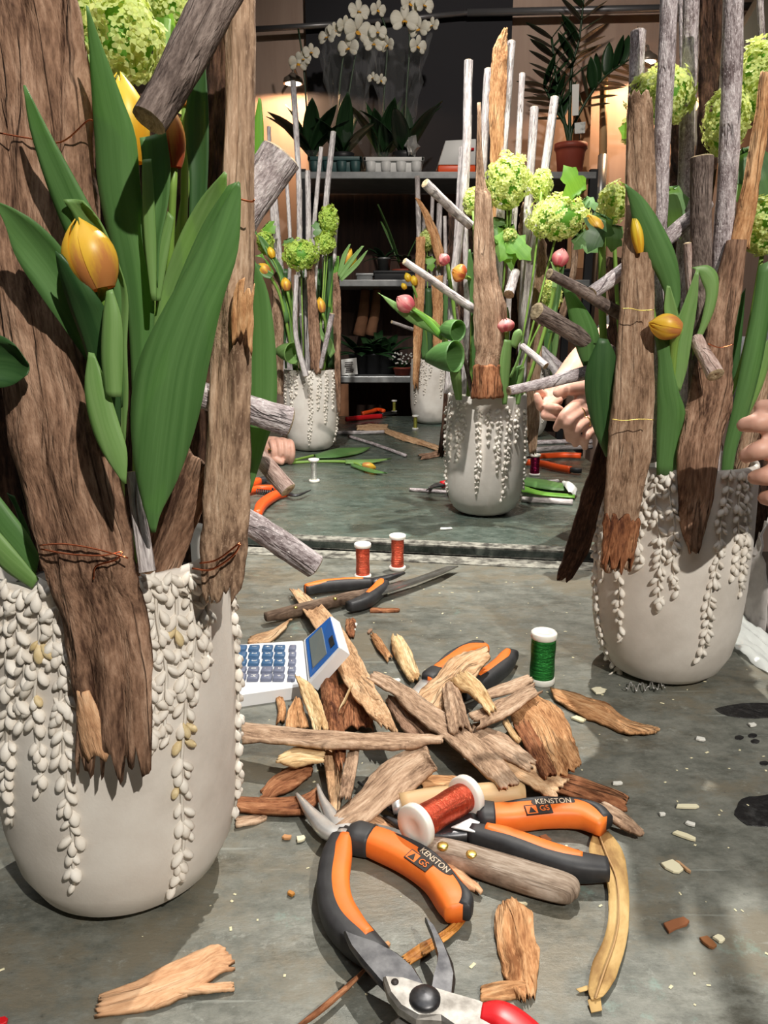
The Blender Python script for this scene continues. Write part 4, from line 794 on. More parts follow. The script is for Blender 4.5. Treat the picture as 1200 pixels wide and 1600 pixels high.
tulip('tulip leaves broad and dark at the left of the long straight slab', [((940, 372), (918, 335), 26, 'petal_orange', .8)], [(940, 372, .8), (945, 560, .81), (975, 760, .83)], [
    ([(874, 436, 880, 438), (884, 470, 910, 474), (894, 522, 936, 520), (906, 560, 932, 562), (925, 600, 940, 605)], (.77, .79), 'leaf', dict(curl=.25)),
    ([(936, 528, 950, 530), (917, 572, 963, 560), (914, 607, 962, 605), (919, 640, 960, 640), (929, 675, 957, 675), (946, 714, 956, 714)], (.755, .765), 'leaf_deep', dict(curl=.25))], .8, 12)
tulip('long green tulip stalk rising by the right rim of the planter', [], [(1136, 740, .8)], [
    ([(1186, 415, 1212, 400), (1176, 480, 1205, 480), (1160, 560, 1190, 570), (1144, 640, 1170, 645), (1131, 700, 1152, 700), (1127, 745, 1144, 745)], (.78, .785), 'leaf', dict(curl=.4)),
    ([(1190, 540, 1208, 520), (1165, 590, 1196, 590), (1148, 650, 1168, 655)], .8, 'leaf_light', dict(curl=.2)),
    ([(1150, 470, 1165, 450), (1140, 520, 1160, 520), (1138, 600, 1152, 600)], .83, 'leaf_deep', dict(curl=.2))], .8, name='tulip')
viburnum('lime snowball blossom between the slanting cut stick and tall sticks', [(1036, 150, 48, 42, .84), (985, 205, 12, 20, .86)], .84, [[(1036, 180), (1040, 400), (1050, 740)]], [(995, 215, 965, 200, 36, .85, 'leaf_bright'), (1045, 290, 1062, 375, 55, .84, 'leaf'), (1050, 300, 1030, 360, 40, .86, 'leaf_deep')], size=.0056)
viburnum('lime snowball blossom between the dark twisted slab and the splintered strip', [(1135, 190, 30, 52, .85), (1188, 125, 38, 58, .87)], .86, [[(1135, 230), (1120, 450), (1080, 740)], [(1188, 170), (1140, 450), (1085, 740)]], [(1160, 230, 1195, 330, 90, .88, 'leaf_deep'), (1150, 250, 1165, 330, 60, .88, 'leaf'), (1175, 320, 1200, 400, 60, .86, 'leaf_deep')], size=.0056)
viburnum('pale lime snowball blossom low on the splintered bark strip', [(1192, 352, 32, 42, .8)], .81, [[(1192, 390), (1160, 560), (1100, 740)]], size=.0056)
viburnum('lime snowball blossom left of the long straight slab by the dark lobed leaf', [(958, 318, 22, 30, .84)], .84, [[(958, 345), (970, 540), (1000, 740)]], [(945, 335, 918, 395, 55, .8, 'leaf_deep'), (960, 350, 955, 395, 45, .82, 'leaf'), (955, 365, 930, 385, 36, .83, 'leaf')], size=.0056)
# ================================================================== arrangement with pink tulips
slab([(160, 746, 751), (240, 745, 754), (290, 743, 760), (310, 742, 768), (380, 741, 773), (430, 740, 777), (480, 740, 791), (540, 742, 790), (560, 742, 784), (590, 740, 780), (622, 735, 787)], 1.372, 'bark_grey', 'twisted brown bark slab at the front of the pink tulip planter', curl=.35, rough=.004, jag=(0, .01), edge=.08, n=50)
slab([(568, 741, 782), (595, 738, 784), (624, 734, 788)], 1.362, 'bark_rust', 'reddish broken foot of the twisted brown slab', name='bark_fringe', curl=.3, jag=(.12, .05), n=14)
slab([(315, 816, 834), (345, 812, 846), (400, 808, 856), (450, 808, 856), (500, 811, 851), (560, 815, 846), (650, 822, 843), (712, 827, 838)], 1.52, 'bark_grey', 'cracked pale bark slab leaning outside the pink tulip planter', curl=.35, rough=.005, jag=(.03, .02), n=50)
slab([(42, 788, 793), (75, 772, 793), (140, 765, 791), (260, 766, 785), (400, 768, 784)], 1.48, 'bark_orange', 'tall orange bark splinter standing among the white sticks', curl=.2, jag=(.03, 0))
slab4([(697, 560, 707, 560), (692, 640, 704, 640), (684, 712, 692, 720)], 1.5, 'bark_dark', 'dark bark strip hanging beside the pink tulip planter', curl=.2)
slab([(330, 700, 742), (480, 700, 742), (630, 708, 748)], 1.53, 'bark_dark', 'dark bark slab in the shade behind the rolled leaves', curl=.15)  # added dark sheet, gives the gap between the stems its shade
slab([(400, 775, 815), (500, 778, 815), (630, 780, 812)], 1.53, 'bark_dark', 'dark bark slab in the shade behind the front pink bud', curl=.15)  # added likewise, shade by dark colour on the other side
GM = 'upright white sticks behind the pink tulips'
for a in ([(732, 95), (712, 470)], [(733, 180), (727, 470)], [(763, 108), (755, 420)], [(799, 65), (782, 400)], [(816, 115), (800, 400)], [(835, 168), (822, 480)], [(867, 152), (836, 420)], [(722, 230), (708, 460)]):
    LM = {732: 'tall whitish stick with a slanting tip above the round cut stick', 733: 'shorter whitish stick close beside the slanting tipped one', 763: 'whitish stick crossing in front of the orange splinter', 799: 'tallest whitish stick right against the orange splinter', 816: 'slim whitish stick above the round snowball blossom', 835: 'whitish stick between the round blossom and the small one', 867: 'leaning whitish stick before the red brown pot', 722: 'slim white stick half behind the slanting tipped one'}[a[0][0]]
    k_ = (615-a[0][1])/(a[1][1]-a[0][1]); a[1] = (a[0][0]+(a[1][0]-a[0][0])*k_, 615)
    stick([(*a[0], 1.5), (*a[1], 1.46)], 13.5 if a[0][0] not in (733, 816, 722) else 9.5, 'stick_white', LM, GM)
stick([(664, 286, 1.36), (735, 352, 1.42)], [15, 14], 'stick_white', 'pale stick with a round cut end jutting towards the far planter')
stick([(632, 408, 1.34), (745, 486, 1.4)], [11, 14], 'stick_white', 'slim pale stick jutting out beneath the salmon bud')
stick([(815, 540, 1.36), (853, 572, 1.33)], [10, 12], 'stick_white', 'short pale stick jutting out before the cracked slab')
stick([(713, 480, 1.38), (722, 540, 1.38), (738, 615, 1.4)], [4, 6, 7], 'stick_brown', 'thin brown twig leaning on the twisted slab')
stick([(795, 460, 1.38), (806, 425, 1.42)], [17, 14], 'stick_white', 'stub of white stick by the small blossom under the lobed leaf')
PT = []
tulip('salmon red tulip bud beside the twisted brown slab', [((727, 430), (706, 422), 28, 'petal_red', 1.4)], [(726, 430, 1.4), (738, 460, 1.42), (735, 640, 1.45)], [([(732, 390, 735, 389), (730, 430, 742, 430), (735, 480, 745, 480), (738, 600, 745, 600)], 1.41, 'leaf', dict(curl=.2))], 1.42, 6)
tulip('pink tulip reaching far left over its long pointed leaf', [((644, 482), (620, 464), 28, 'petal_pink', 1.36)], [(644, 482, 1.362), (685, 512, 1.38), (705, 560, 1.4), (725, 650, 1.44)], [
    ([(589, 457, 593, 458), (615, 470, 612, 480), (645, 487, 640, 503), (675, 505, 672, 520), (695, 520, 690, 532)], 1.37, 'leaf_light', dict(curl=.2)),
    ([(640, 480, 646, 486), (665, 492, 662, 502), (690, 518, 684, 526)], 1.355, 'leaf_bright', dict(curl=.3)),
    ('roll', ((688, 517, 1.37), (716, 517, 1.34), 15, 17), 'leaf'),
    ('roll', ((667, 560, 1.36), (712, 557, 1.325), 20, 25), 'leaf'),
    ([(700, 560, 716, 560), (704, 590, 721, 590), (712, 625, 722, 625)], 1.36, 'leaf_light', dict(curl=.5))], 1.4, 8)
tulip('pink tulip bud half behind the white sticks', [((699, 412), (688, 397), 18, 'petal_pink', 1.44)], [(699, 412, 1.44), (712, 500, 1.46), (735, 640, 1.48)], [([(737, 395, 739, 394), (734, 430, 740, 430), (736, 500, 744, 500)], 1.44, 'leaf_deep', {})], 1.44, 6)
tulip('pink tulip bud over the front rim between curled leaves', [((791, 518), (789, 497), 27, 'petal_pink', 1.37, .3)], [(791, 518, 1.37), (793, 560, 1.38), (788, 640, 1.4)], [
    ([(790, 480, 794, 480), (785, 500, 797, 502), (786, 530, 796, 530)], 1.4, 'leaf', {}),
    ([(788, 530, 800, 532), (781, 565, 798, 570), (783, 600, 795, 605), (785, 632, 792, 632)], 1.365, 'leaf_light', dict(curl=.3)),
    ([(798, 540, 806, 545), (802, 520, 816, 530), (812, 514, 819, 532), (816, 525, 816, 545), (808, 560, 812, 560), (795, 590, 800, 590)], 1.36, 'leaf_light', dict(curl=.3)),
    ([(800, 575, 815, 570), (796, 600, 814, 600), (798, 628, 812, 628)], 1.39, 'leaf', dict(curl=.3)),
    ([(812, 575, 820, 572), (806, 610, 816, 610), (806, 632, 812, 632)], 1.38, 'leaf_light', dict(curl=.3))], 1.38, 7)
tulip('pink tulip bud above the torn brown stick by the planter of the green spool', [((872, 415), (880, 388), 26, 'petal_pink', 1.4)], [(872, 415, 1.4), (868, 440, 1.41), (850, 520, 1.43), (810, 640, 1.45)], [([(860, 408, 864, 410), (864, 425, 872, 425), (862, 450, 870, 450)], 1.4, 'leaf_light', {}), ([(868, 430, 884, 400), (864, 470, 876, 460), (856, 520, 864, 520)], 1.42, 'leaf', {})], 1.42, 6)
viburnum('round lime snowball blossom in front of the white sticks', [(793, 285, 34, 40, 1.42), (739, 315, 14, 20, 1.47), (797, 367, 10, 10, 1.41)], 1.43, [[(793, 310), (790, 400), (770, 640)], [(739, 330), (745, 450), (765, 640)], [(800, 310), (796, 360)]], [(800, 365, 780, 410, 50, 1.42, 'leaf_bright'), (795, 370, 830, 408, 40, 1.41, 'leaf_bright'), (785, 340, 775, 385, 40, 1.44, 'leaf'), (790, 350, 800, 425, 40, 1.43, 'leaf_bright')], size=.0064, m='floret')
viburnum('broad lime snowball blossom under the bright lobed leaf', [(874, 340, 46, 32, 1.42), (846, 289, 16, 24, 1.46), (862, 462, 14, 22, 1.48)], 1.43, [[(870, 365), (845, 460), (800, 640)], [(846, 300), (830, 450), (795, 640)], [(862, 470), (820, 560), (800, 640)]], [(906, 306, 880, 258, 46, 1.38, 'leaf_bright'), (912, 310, 940, 330, 20, 1.4, 'leaf'), (900, 365, 935, 395, 40, 1.42, 'leaf')], size=.0064)
# ================================================================== arrangement by the fist
slab([(405, 478, 491), (450, 480, 493), (520, 482, 500), (585, 486, 502)], 1.97, 'bark_brown', 'smooth brown bark slab centred on the planter beside the fist', curl=.3)
slab([(425, 521, 529), (480, 520, 533), (560, 522, 532), (650, 527, 532)], 2.0, 'bark_brown', 'narrow bark slab at the shelf side of the planter beside the fist', curl=.3)
slab([(425, 424, 444), (520, 426, 443), (620, 430, 442)], 2.03, 'bark_grey', 'pale bark slab at the wall side of the planter beside the fist', curl=.3)
GL = 'upright white sticks over the planter beside the fist'; LL = 'upright white stick over the planter beside the fist'
for x0, y0, x1, y1, w_ in ((458, 127, 472, 420, 9), (447, 268, 451, 420, 6), (428, 290, 440, 430, 9), (481, 267, 477, 420, 9), (470, 296, 467, 420, 6), (502, 230, 490, 430, 7), (521, 206, 508, 400, 9), (526, 340, 524, 440, 6), (420, 198, 432, 400, 6)):
    x1, y1 = x0+(x1-x0)*(580-y0)/(y1-y0), 580
    stick([(x0, y0, 2.08), (x1, y1, 2.04)], w_, 'stick_white', {458: 'tallest white stick, its tip under the round wall lamp', 521: 'thick white stick rising beside the stacked lime blossoms', 502: 'slim white stick next to the thick one by the stacked blossoms', 526: 'short white stick ending beside the stacked lime blossoms', 481: 'split topped white stick in the middle of the bunch beside the fist'}.get(x0, LL), GL)
stick([(463, 430, 1.95), (462, 520, 1.94), (478, 588, 1.93)], [7, 8, 10], 'stick_white', 'bent white stick over the rim beside the fist')
stick([(519, 490, 1.95), (501, 575, 1.97)], [9, 7], 'stick_grey', 'short grey stick leaning over the rim beside the fist')
stick([(499, 380, 1.98), (489, 480, 1.98)], [5, 5], 'stick_white', 'thin white twig below the blossom beside the fist')
tulip('orange tulip bud hanging above the rolled leaf', [((449, 454), (444, 433), 16, 'petal_orange', 1.98)], [(449, 454, 1.98), (458, 500, 2), (464, 580, 2.02)], [
    ('roll', ((431, 549, 1.98), (458, 552, 1.94), 12, 17), 'leaf_light'),
    ([(452, 440, 455, 440), (452, 500, 462, 500), (458, 575, 466, 575)], 2.0, 'leaf_light', {}), ([(442, 480, 448, 475), (440, 530, 456, 530), (450, 580, 462, 580)], 2.04, 'leaf_deep', {})], 2.0, 5)
tulip('orange tulip bud beside the smooth brown slab', [((504, 488), (499, 464), 14, 'petal_orange', 1.98)], [(504, 488, 1.98), (510, 520, 2), (500, 585, 2.02)], [
    ([(496, 505, 500, 505), (494, 520, 508, 525), (505, 535, 518, 530), (516, 560, 524, 550)], 1.98, 'leaf_light', {}), ([(505, 410, 512, 410), (506, 500, 518, 500), (508, 575, 520, 575)], 2.04, 'leaf', {}), ([(512, 400, 520, 400), (512, 480, 522, 480), (512, 575, 524, 575)], 2.02, 'leaf_deep', {})], 2.0, 5)
tulip('pair of orange and yellow buds spreading towards the shelves', [((538, 412), (549, 388), 14, 'petal_orange', 2.0), ((542, 420), (557, 400), 13, 'petal_yellow', 2.0)], [(540, 415, 2.0), (525, 450, 2.01), (505, 585, 2.03)], [
    ([(545, 382, 548, 381), (534, 400, 540, 405), (527, 430, 533, 430)], 1.99, 'leaf_light', {}), ([(565, 384, 569, 384), (545, 405, 550, 412), (527, 430, 533, 435)], 1.985, 'leaf_light', {}), ([(572, 392, 575, 391), (555, 410, 560, 415), (530, 435, 534, 440)], 1.985, 'leaf_light', {}),
    ([(526, 400, 530, 400), (518, 440, 528, 445), (512, 480, 520, 485)], 2.02, 'leaf_bright', {})], 2.0, 5)
tulip('orange bud leaning to the wall side over the fist', [((420, 428), (404, 412), 18, 'petal_orange', 1.98), ((427, 403), (420, 385), 12, 'petal_yellow', 2.0)], [(420, 428, 1.98), (440, 470, 2.0), (462, 580, 2.02)], [
    ([(398, 416, 402, 412), (410, 432, 416, 420), (422, 436, 428, 428)], 1.97, 'leaf', {}), ([(395, 365, 400, 360), (412, 372, 408, 382), (430, 400, 424, 412), (445, 430, 438, 440), (455, 500, 445, 505)], 2.0, 'leaf', {}), ([(398, 400, 410, 396), (415, 405, 418, 415), (428, 425, 424, 432)], 2.01, 'leaf_bright', {}),
    ([(440, 420, 455, 420), (440, 500, 456, 500), (444, 580, 458, 580)], 2.06, 'leaf_deep', {}), ([(468, 420, 480, 420), (466, 500, 480, 500), (468, 580, 480, 580)], 2.06, 'leaf_deep', {}), ([(490, 420, 505, 420), (490, 500, 506, 500), (492, 580, 506, 580)], 2.07, 'leaf_deep', {})], 2.0, 5)
viburnum('lime snowball blossom facing forward above the hanging orange bud', [(470, 398, 27, 22, 1.96), (415, 378, 12, 18, 2.03)], 2.0, [[(470, 410), (475, 580)], [(415, 385), (440, 440), (470, 580)]], [(450, 372, 458, 395, 24, 2.02, 'leaf'), (415, 350, 430, 365, 26, 2.03, 'leaf_bright')], size=.007, m='floret_green')
viburnum('stacked lime snowball blossoms beside the tall white stick toward shelves', [(508, 380, 15, 16, 1.99), (514, 345, 14, 22, 2.02)], 2.0, [[(508, 390), (505, 450), (495, 580)], [(514, 360), (508, 450), (495, 580)]], [(500, 345, 496, 375, 24, 2.03, 'leaf')], size=.007, m='floret_green')
# ================================================================== planter nearest the shelves, and the one behind the hand
slab([(368, 650, 664), (440, 648, 664), (520, 646, 660), (610, 645, 653)], 2.56, 'bark_orange', 'pale orange bark slab on the planter nearest the shelves', curl=.25)
slab([(430, 674, 692), (500, 676, 692), (590, 677, 690)], 2.57, 'bark_orange', 'second pale bark slab on the planter nearest the shelves, behind the pink tulip', curl=.25)
slab4([(648, 308, 655, 310), (660, 335, 672, 335), (672, 375, 688, 372), (684, 420, 698, 415)], 2.6, 'bark_orange', 'pointed orange bark strip leaning over the planter nearest the shelves')
for x0, y0, x1, y1, w_ in ((652, 276, 655, 380, 8), (676, 305, 676, 400, 6), (687, 318, 686, 420, 9), (695, 338, 694, 420, 6), (663, 330, 664, 430, 6)):
    x1, y1 = x0+(x1-x0)*.7, 560
    stick([(x0, y0, 2.66), (x1, y1, 2.64)], w_, 'stick_white', 'upright white stick over the planter nearest the shelves', 'upright white sticks nearest the shelves')
stick([(612, 503, 2.5), (645, 515, 2.58)], [5, 6], 'stick_white', 'thin white stick jutting from the planter nearest the shelves')
tulip('yellow tulip buds low beside the pale orange slab', [((640, 440), (634, 426), 11, 'petal_yellow', 2.55), ((649, 446), (645, 430), 11, 'petal_yellow', 2.55), ((634, 452), (628, 442), 9, 'petal_yellow', 2.56)], [(645, 445, 2.55), (662, 500, 2.58), (668, 560, 2.6)], [
    ([(644, 440, 652, 440), (650, 500, 662, 500), (660, 560, 670, 560)], 2.57, 'leaf', {}), ([(664, 450, 674, 450), (664, 520, 676, 520), (664, 565, 676, 565)], 2.6, 'leaf_deep', {}), ([(652, 470, 662, 470), (656, 530, 668, 530), (660, 565, 670, 565)], 2.59, 'leaf', {}), ([(690, 450, 700, 450), (690, 520, 702, 520), (690, 565, 700, 565)], 2.6, 'leaf', {})], 2.58, 4)
viburnum('small lime blossom in the planter nearest the shelves', [(667, 375, 10, 16, 2.62)], 2.62, [[(667, 385), (670, 570)]], [(670, 400, 675, 425, 20, 2.6, 'leaf_bright')], size=.009)
stick([(840, 540, 2.2), (874, 588, 2.1)], [12, 13], 'stick_white', 'short white stick pointing down from the planter behind the hand')
stick([(848, 545, 2.25), (882, 578, 2.15)], [10, 12], 'stick_grey', 'short grey stick pointing down from the planter behind the hand')
slab([(330, 892, 902), (430, 890, 900), (560, 850, 866)], 2.3, 'bark_grey', 'leaning bark strip in the planter behind the hand')
tulip('yellow tulip bud in the planter behind the hand', [((868, 484), (871, 468), 12, 'petal_yellow', 2.25)], [(868, 484, 2.25), (860, 530, 2.28), (845, 590, 2.3)], [([(850, 480, 858, 480), (850, 540, 862, 540), (845, 590, 856, 590)], 2.28, 'leaf', {}), ([(866, 500, 874, 498), (862, 540, 872, 540), (852, 590, 862, 590)], 2.29, 'leaf_light', {}), ([(838, 470, 848, 470), (836, 540, 848, 540), (834, 590, 846, 590)], 2.32, 'leaf_deep', {})], 2.28, 4)
# ================================================================== things lying on the tables
def scrap(parts, z, m, label, name='bark_piece', cat='bark', group=None, **k):
    ms = []
    if isinstance(parts[0], tuple): parts = [parts]
    for rows in parts:
        Ls, Rs = [], []
        for i, r in enumerate(rows):
            zz = r[4] if len(r) > 4 else (z if not isinstance(z, tuple) else z[0]+(z[1]-z[0])*i/(len(rows)-1))
            Ls.append(PG(r[0], r[1], zz)); Rs.append(PG(r[2], r[3], zz))
        kk = dict(n=44, k=13, thick=.0032, curl=.2, rough=.0026, jag=(.09, .09), edge=.1, seed=int(rows[0][0]+rows[0][1])); kk.update(k)
        ms.append(ribbon(Ls, Rs, V((0, -.3, 1)), **kk))
    return setp(mk(name, *merge(*ms), m), label, cat, group)
scrap([(378, 1128, 378, 1158), (450, 1138, 450, 1162), (540, 1143, 540, 1167), (620, 1146, 620, 1168), (694, 1149, 694, 1158)], (.03, .038), 'bark_tan', 'long level bark strip reaching out from behind the near planter', jag=(0, .03), curl=.35, n=40)
scrap([(514, 1280, 527, 1302), (560, 1238, 588, 1270), (600, 1190, 640, 1232), (640, 1166, 674, 1206), (664, 1160, 680, 1196)], (.014, .036), 'bark_tan', 'flat wide bark sheet resting on the jaws of the open pliers', curl=.08, jag=(.04, .05), n=36, k=15)
scrap([(452, 918, 464, 918), (478, 960, 508, 950), (513, 1005, 545, 995), (533, 1055, 574, 1048), (566, 1102, 600, 1098), (588, 1124, 626, 1146)], (.012, .034), 'bark_pale', 'long curved bark strip running under the calculator screen', curl=-.2, jag=(.02, .05), n=40, k=13)
scrap([(503, 1040, 526, 1040), (501, 1080, 530, 1080), (509, 1120, 536, 1120), (518, 1160, 540, 1160), (528, 1212, 541, 1206)], (.012, .022), 'bark_rust', 'dark red curled bark quill under the level strip', curl=.9, jag=(.02, .1))
scrap([(460, 1053, 466, 1053), (472, 1086, 492, 1076), (484, 1120, 506, 1110), (494, 1146, 514, 1142)], (.03, .02), 'bark_cream', 'pale pointed bark sliver below the calculator keys')
scrap([(462, 1088, 472, 1092), (449, 1115, 476, 1114), (444, 1142, 484, 1142)], (.02, .012), 'bark_orange', 'orange bark scrap under the pale pointed sliver')
scrap([(430, 1085, 440, 1084), (434, 1108, 447, 1105), (431, 1130, 444, 1128)], .004, 'bark_orange', 'small twisted bark scrap lying before the calculator', curl=.5, n=14, k=7)
scrap([(528, 1068, 560, 1072), (530, 1100, 580, 1100), (534, 1145, 584, 1140)], .012, 'bark_rust', 'broad reddish bark piece behind the dark red quill', curl=.2)
scrap([(540, 1088, 552, 1068), (528, 1112, 538, 1098)], .03, 'bark_cream', 'tiny pale sliver across the dark red quill', n=8, k=5)
scrap([(430, 1190, 434, 1181), (460, 1194, 465, 1168), (485, 1192, 490, 1168), (507, 1190, 510, 1170)], .024, 'bark_cream', 'yellowish bark flake under the level strip', curl=.15)
scrap([(404, 1246, 412, 1234), (430, 1240, 442, 1204), (465, 1226, 476, 1192), (490, 1204, 492, 1188)], (.004, .012), 'bark_rust', 'red brown bark flake leaning by the near planter', curl=.35)
scrap([(360, 1244, 360, 1264), (420, 1250, 420, 1270), (470, 1244, 478, 1268), (500, 1226, 504, 1240)], .006, 'bark_rust', 'long dark bark strip beneath the plier jaws', curl=.3)
scrap([(366, 1275, 366, 1292), (395, 1272, 398, 1285), (416, 1268, 418, 1276)], .003, 'bark_tan', 'small bark tip poking out beside the near planter foot', n=12, k=7)
scrap([(500, 1160, 526, 1160), (508, 1200, 534, 1200), (514, 1240, 534, 1236), (517, 1276, 530, 1272)], (.016, .012), 'bark_pale', 'upright pale bark splinter behind the plier jaws')
scrap([(544, 1170, 562, 1168), (536, 1210, 556, 1210), (530, 1248, 546, 1246)], .026, 'bark_tan', 'grey bark sliver leaning on the flat wide sheet')
scrap([(572, 1058, 586, 1048), (610, 1082, 632, 1070), (650, 1118, 672, 1098), (700, 1158, 728, 1134), (745, 1198, 778, 1178), (786, 1232, 812, 1222)], (.026, .03), 'bark_tan', 'longest bark strip slanting across the pile', curl=.2, jag=(.03, .02), n=44, k=13)
scrap([(712, 1164, 738, 1146), (780, 1198, 802, 1174), (838, 1232, 862, 1204), (870, 1248, 890, 1218)], (.016, .018), 'bark_pale', 'pale bark strip beside the longest strip, above the plier handle', curl=.2, n=32)
scrap([(812, 1216, 836, 1196), (870, 1236, 890, 1210), (925, 1250, 935, 1224), (980, 1268, 984, 1244)], (.012, .012), 'bark_rust', 'dark red bark strip ending at the pile edge by the plier handle', curl=.35, n=30)
scrap([(930, 1262, 940, 1252), (972, 1290, 980, 1274), (1004, 1308, 1008, 1300)], (.016, .006), 'bark_tan', 'grey forked bark tip sticking out of the pile', curl=.3)
scrap([(796, 1104, 832, 1084), (812, 1150, 876, 1108), (846, 1192, 898, 1158), (878, 1220, 912, 1202)], .018, 'bark_orange', 'largest orange bark sheet curling at the pile edge', curl=.25, rough=.004, k=15, n=30)
scrap([(800, 1130, 826, 1120), (830, 1180, 850, 1168), (850, 1218, 872, 1210)], .024, 'bark_rust', 'cracked red bark layer on the largest orange sheet', curl=.2)
scrap([(728, 1116, 746, 1140), (785, 1090, 800, 1112), (835, 1064, 848, 1080)], .034, 'bark_tan', 'flat bark strip pointing at the green wire spool', curl=.12, k=11)
scrap([(742, 1085, 760, 1092), (790, 1066, 805, 1080), (826, 1054, 836, 1062)], .028, 'bark_tan', 'mossy bark strip beneath the one pointing at the green spool')
scrap([(704, 1060, 726, 1046), (738, 1090, 756, 1074), (764, 1116, 777, 1108)], .04, 'bark_cream', 'cream torn bark chip on top of the pile', curl=.2, rough=.004)
scrap([(760, 1012, 768, 1026), (712, 1028, 740, 1058), (676, 1060, 712, 1092), (636, 1098, 668, 1112)], (.038, .02), 'bark_pale', 'crumpled pale bark piece in front of the half buried pliers', rough=.005, curl=.3, k=13)
scrap([(690, 1068, 718, 1074), (696, 1108, 728, 1108), (704, 1146, 738, 1142)], .034, 'bark_tan', 'ridged bark strip standing in the pile middle', curl=.5, rough=.004)
scrap([(724, 1146, 742, 1128), (776, 1178, 794, 1154), (830, 1206, 842, 1188)], .022, 'bark_tan', 'grey bark strip between the longest strip and the orange sheet')
scrap([(650, 1102, 668, 1096), (690, 1130, 706, 1118), (724, 1150, 736, 1142)], .02, 'bark_pale', 'pale bark strip tucked under the ridged strip')
scrap([(600, 1090, 640, 1082), (620, 1125, 660, 1118), (650, 1160, 690, 1150)], .014, 'bark_brown', 'brown bark piece deep in the pile middle')
scrap([(785, 1128, 792, 1120), (800, 1150, 806, 1142), (812, 1160, 816, 1154)], .026, 'bark_cream', 'thin pale splinter beside the largest orange sheet', n=10, k=5)
scrap([(858, 1074, 866, 1092), (900, 1084, 906, 1114), (945, 1098, 950, 1132), (980, 1122, 985, 1146), (1032, 1137, 1030, 1143)], .005, 'bark_orange', 'lone bark strip lying right of the green spool', curl=.15, jag=(.02, .08))
scrap([(610, 994, 626, 990), (616, 1022, 641, 1014), (632, 1052, 653, 1044), (646, 1068, 658, 1058)], .008, 'bark_cream', 'yellowish peeled bark piece between the knife and the pile', rough=.004, curl=.35)
scrap([(578, 990, 586, 988), (590, 1014, 600, 1006), (606, 1032, 614, 1026)], .005, 'bark_orange', 'thin bark scrap touching the yellowish peeled piece', curl=.4, n=14, k=7)
scrap([(541, 966, 556, 966), (540, 980, 556, 980), (544, 996, 553, 996)], .003, 'bark_rust', 'squarish red bark chip near the black plier grip', n=12, k=7)
scrap([(576, 949, 578, 955), (600, 949, 600, 955), (625, 950, 625, 954)], .003, 'bark_rust', 'thin red bark sliver lying below the long blade', n=12, k=5)
scrap([(386, 1006, 388, 996), (420, 1002, 426, 984), (450, 978, 459, 964)], .006, 'bark_pale', 'pale bark sliver behind the calculator', n=16, k=7)
scrap([(556, 1290, 574, 1266), (620, 1326, 640, 1300), (682, 1362, 698, 1340), (748, 1400, 756, 1388)], (.01, .006), 'bark_peach', 'long pale wood sliver between the two pliers', curl=.2, n=32)
scrap([(650, 1212, 660, 1240), (700, 1212, 706, 1244), (742, 1224, 744, 1246)], .016, 'bark_orange', 'brown bark piece behind the lying red spool', curl=.3)
scrap([[(144, 1586, 155, 1553), (215, 1575, 217, 1532), (262, 1564, 268, 1504), (305, 1545, 310, 1488), (340, 1520, 338, 1474), (372, 1506, 350, 1480)], [(270, 1556, 268, 1536), (320, 1549, 318, 1534), (367, 1542, 365, 1536)]], .004, 'bark_peach', 'lone orange bark piece with a forked end before the near planter', curl=.12, jag=(.05, .1), k=15, n=32)
scrap([[(782, 1404, 808, 1404), (774, 1432, 831, 1428), (778, 1480, 834, 1470), (785, 1512, 843, 1492), (795, 1535, 840, 1526), (814, 1566, 836, 1560)], [(750, 1542, 750, 1558), (790, 1534, 790, 1556), (826, 1530, 826, 1552)]], .004, 'bark_orange', 'lone red brown bark piece with a side arm by the dry leaf', curl=.15, rough=.004, jag=(.05, .06), k=15, n=30)
# dry leaf with midrib, rusty leaf strip, twig
lf = empty('dry_leaf', PG(960, 1420), 'long curved dry tan leaf lying right of the pliers', 'leaf')
rows = [(926, 1302, 950, 1298), (921, 1335, 972, 1328), (946, 1372, 981, 1370), (951, 1420, 983, 1428), (945, 1462, 979, 1470), (927, 1502, 965, 1520), (919, 1545, 946, 1552), (924, 1562, 934, 1560)]
mk('leaf_blade', *ribbon([PG(r[0], r[1], .004) for r in rows], [PG(r[2], r[3], .004) for r in rows], V((0, 0, 1)), n=36, k=9, thick=.0006, curl=.1, fold=.12, edge=.05, seed=4), 'dry_leaf', lf)
mk('midrib', *tube([PG(936, 1303, .006), PG(948, 1335, .006), PG(963, 1372, .0055), PG(967, 1425, .0055), PG(961, 1468, .0055), PG(945, 1515, .0055), PG(930, 1560, .005)], .0006, 6)[:2], 'bark_cream', lf)
for a, b in (((900, 1545), (918, 1550)), ((918, 1562), (938, 1582))):
    mk('leaf_fragment', *plate([PG(a[0], a[1], .003), PG(b[0], a[1]-6, .002), PG(b[0]+3, b[1]-4, .003), PG(a[0]+6, b[1], .002)], .0006)[:2], 'dry_leaf', lf)
scrap([(624, 1498, 638, 1508), (660, 1472, 672, 1486), (700, 1448, 712, 1458), (730, 1416, 736, 1424)], .004, 'rust_leaf', 'rusty leaf strip passing under the hooked secateurs blade', name='leaf_strip', cat='leaf', curl=.15, thick=.001)
o = mk('twig', *tube([PG(455, 1612, .004), PG(500, 1578, .006), PG(545, 1540, .006), PG(575, 1510, .004)], [.0012, .0019, .0017, .001], 8, m=20, rough=.25), 'bark_rust'); setp(o, 'thin reddish twig poking out below the secateurs', 'twig')
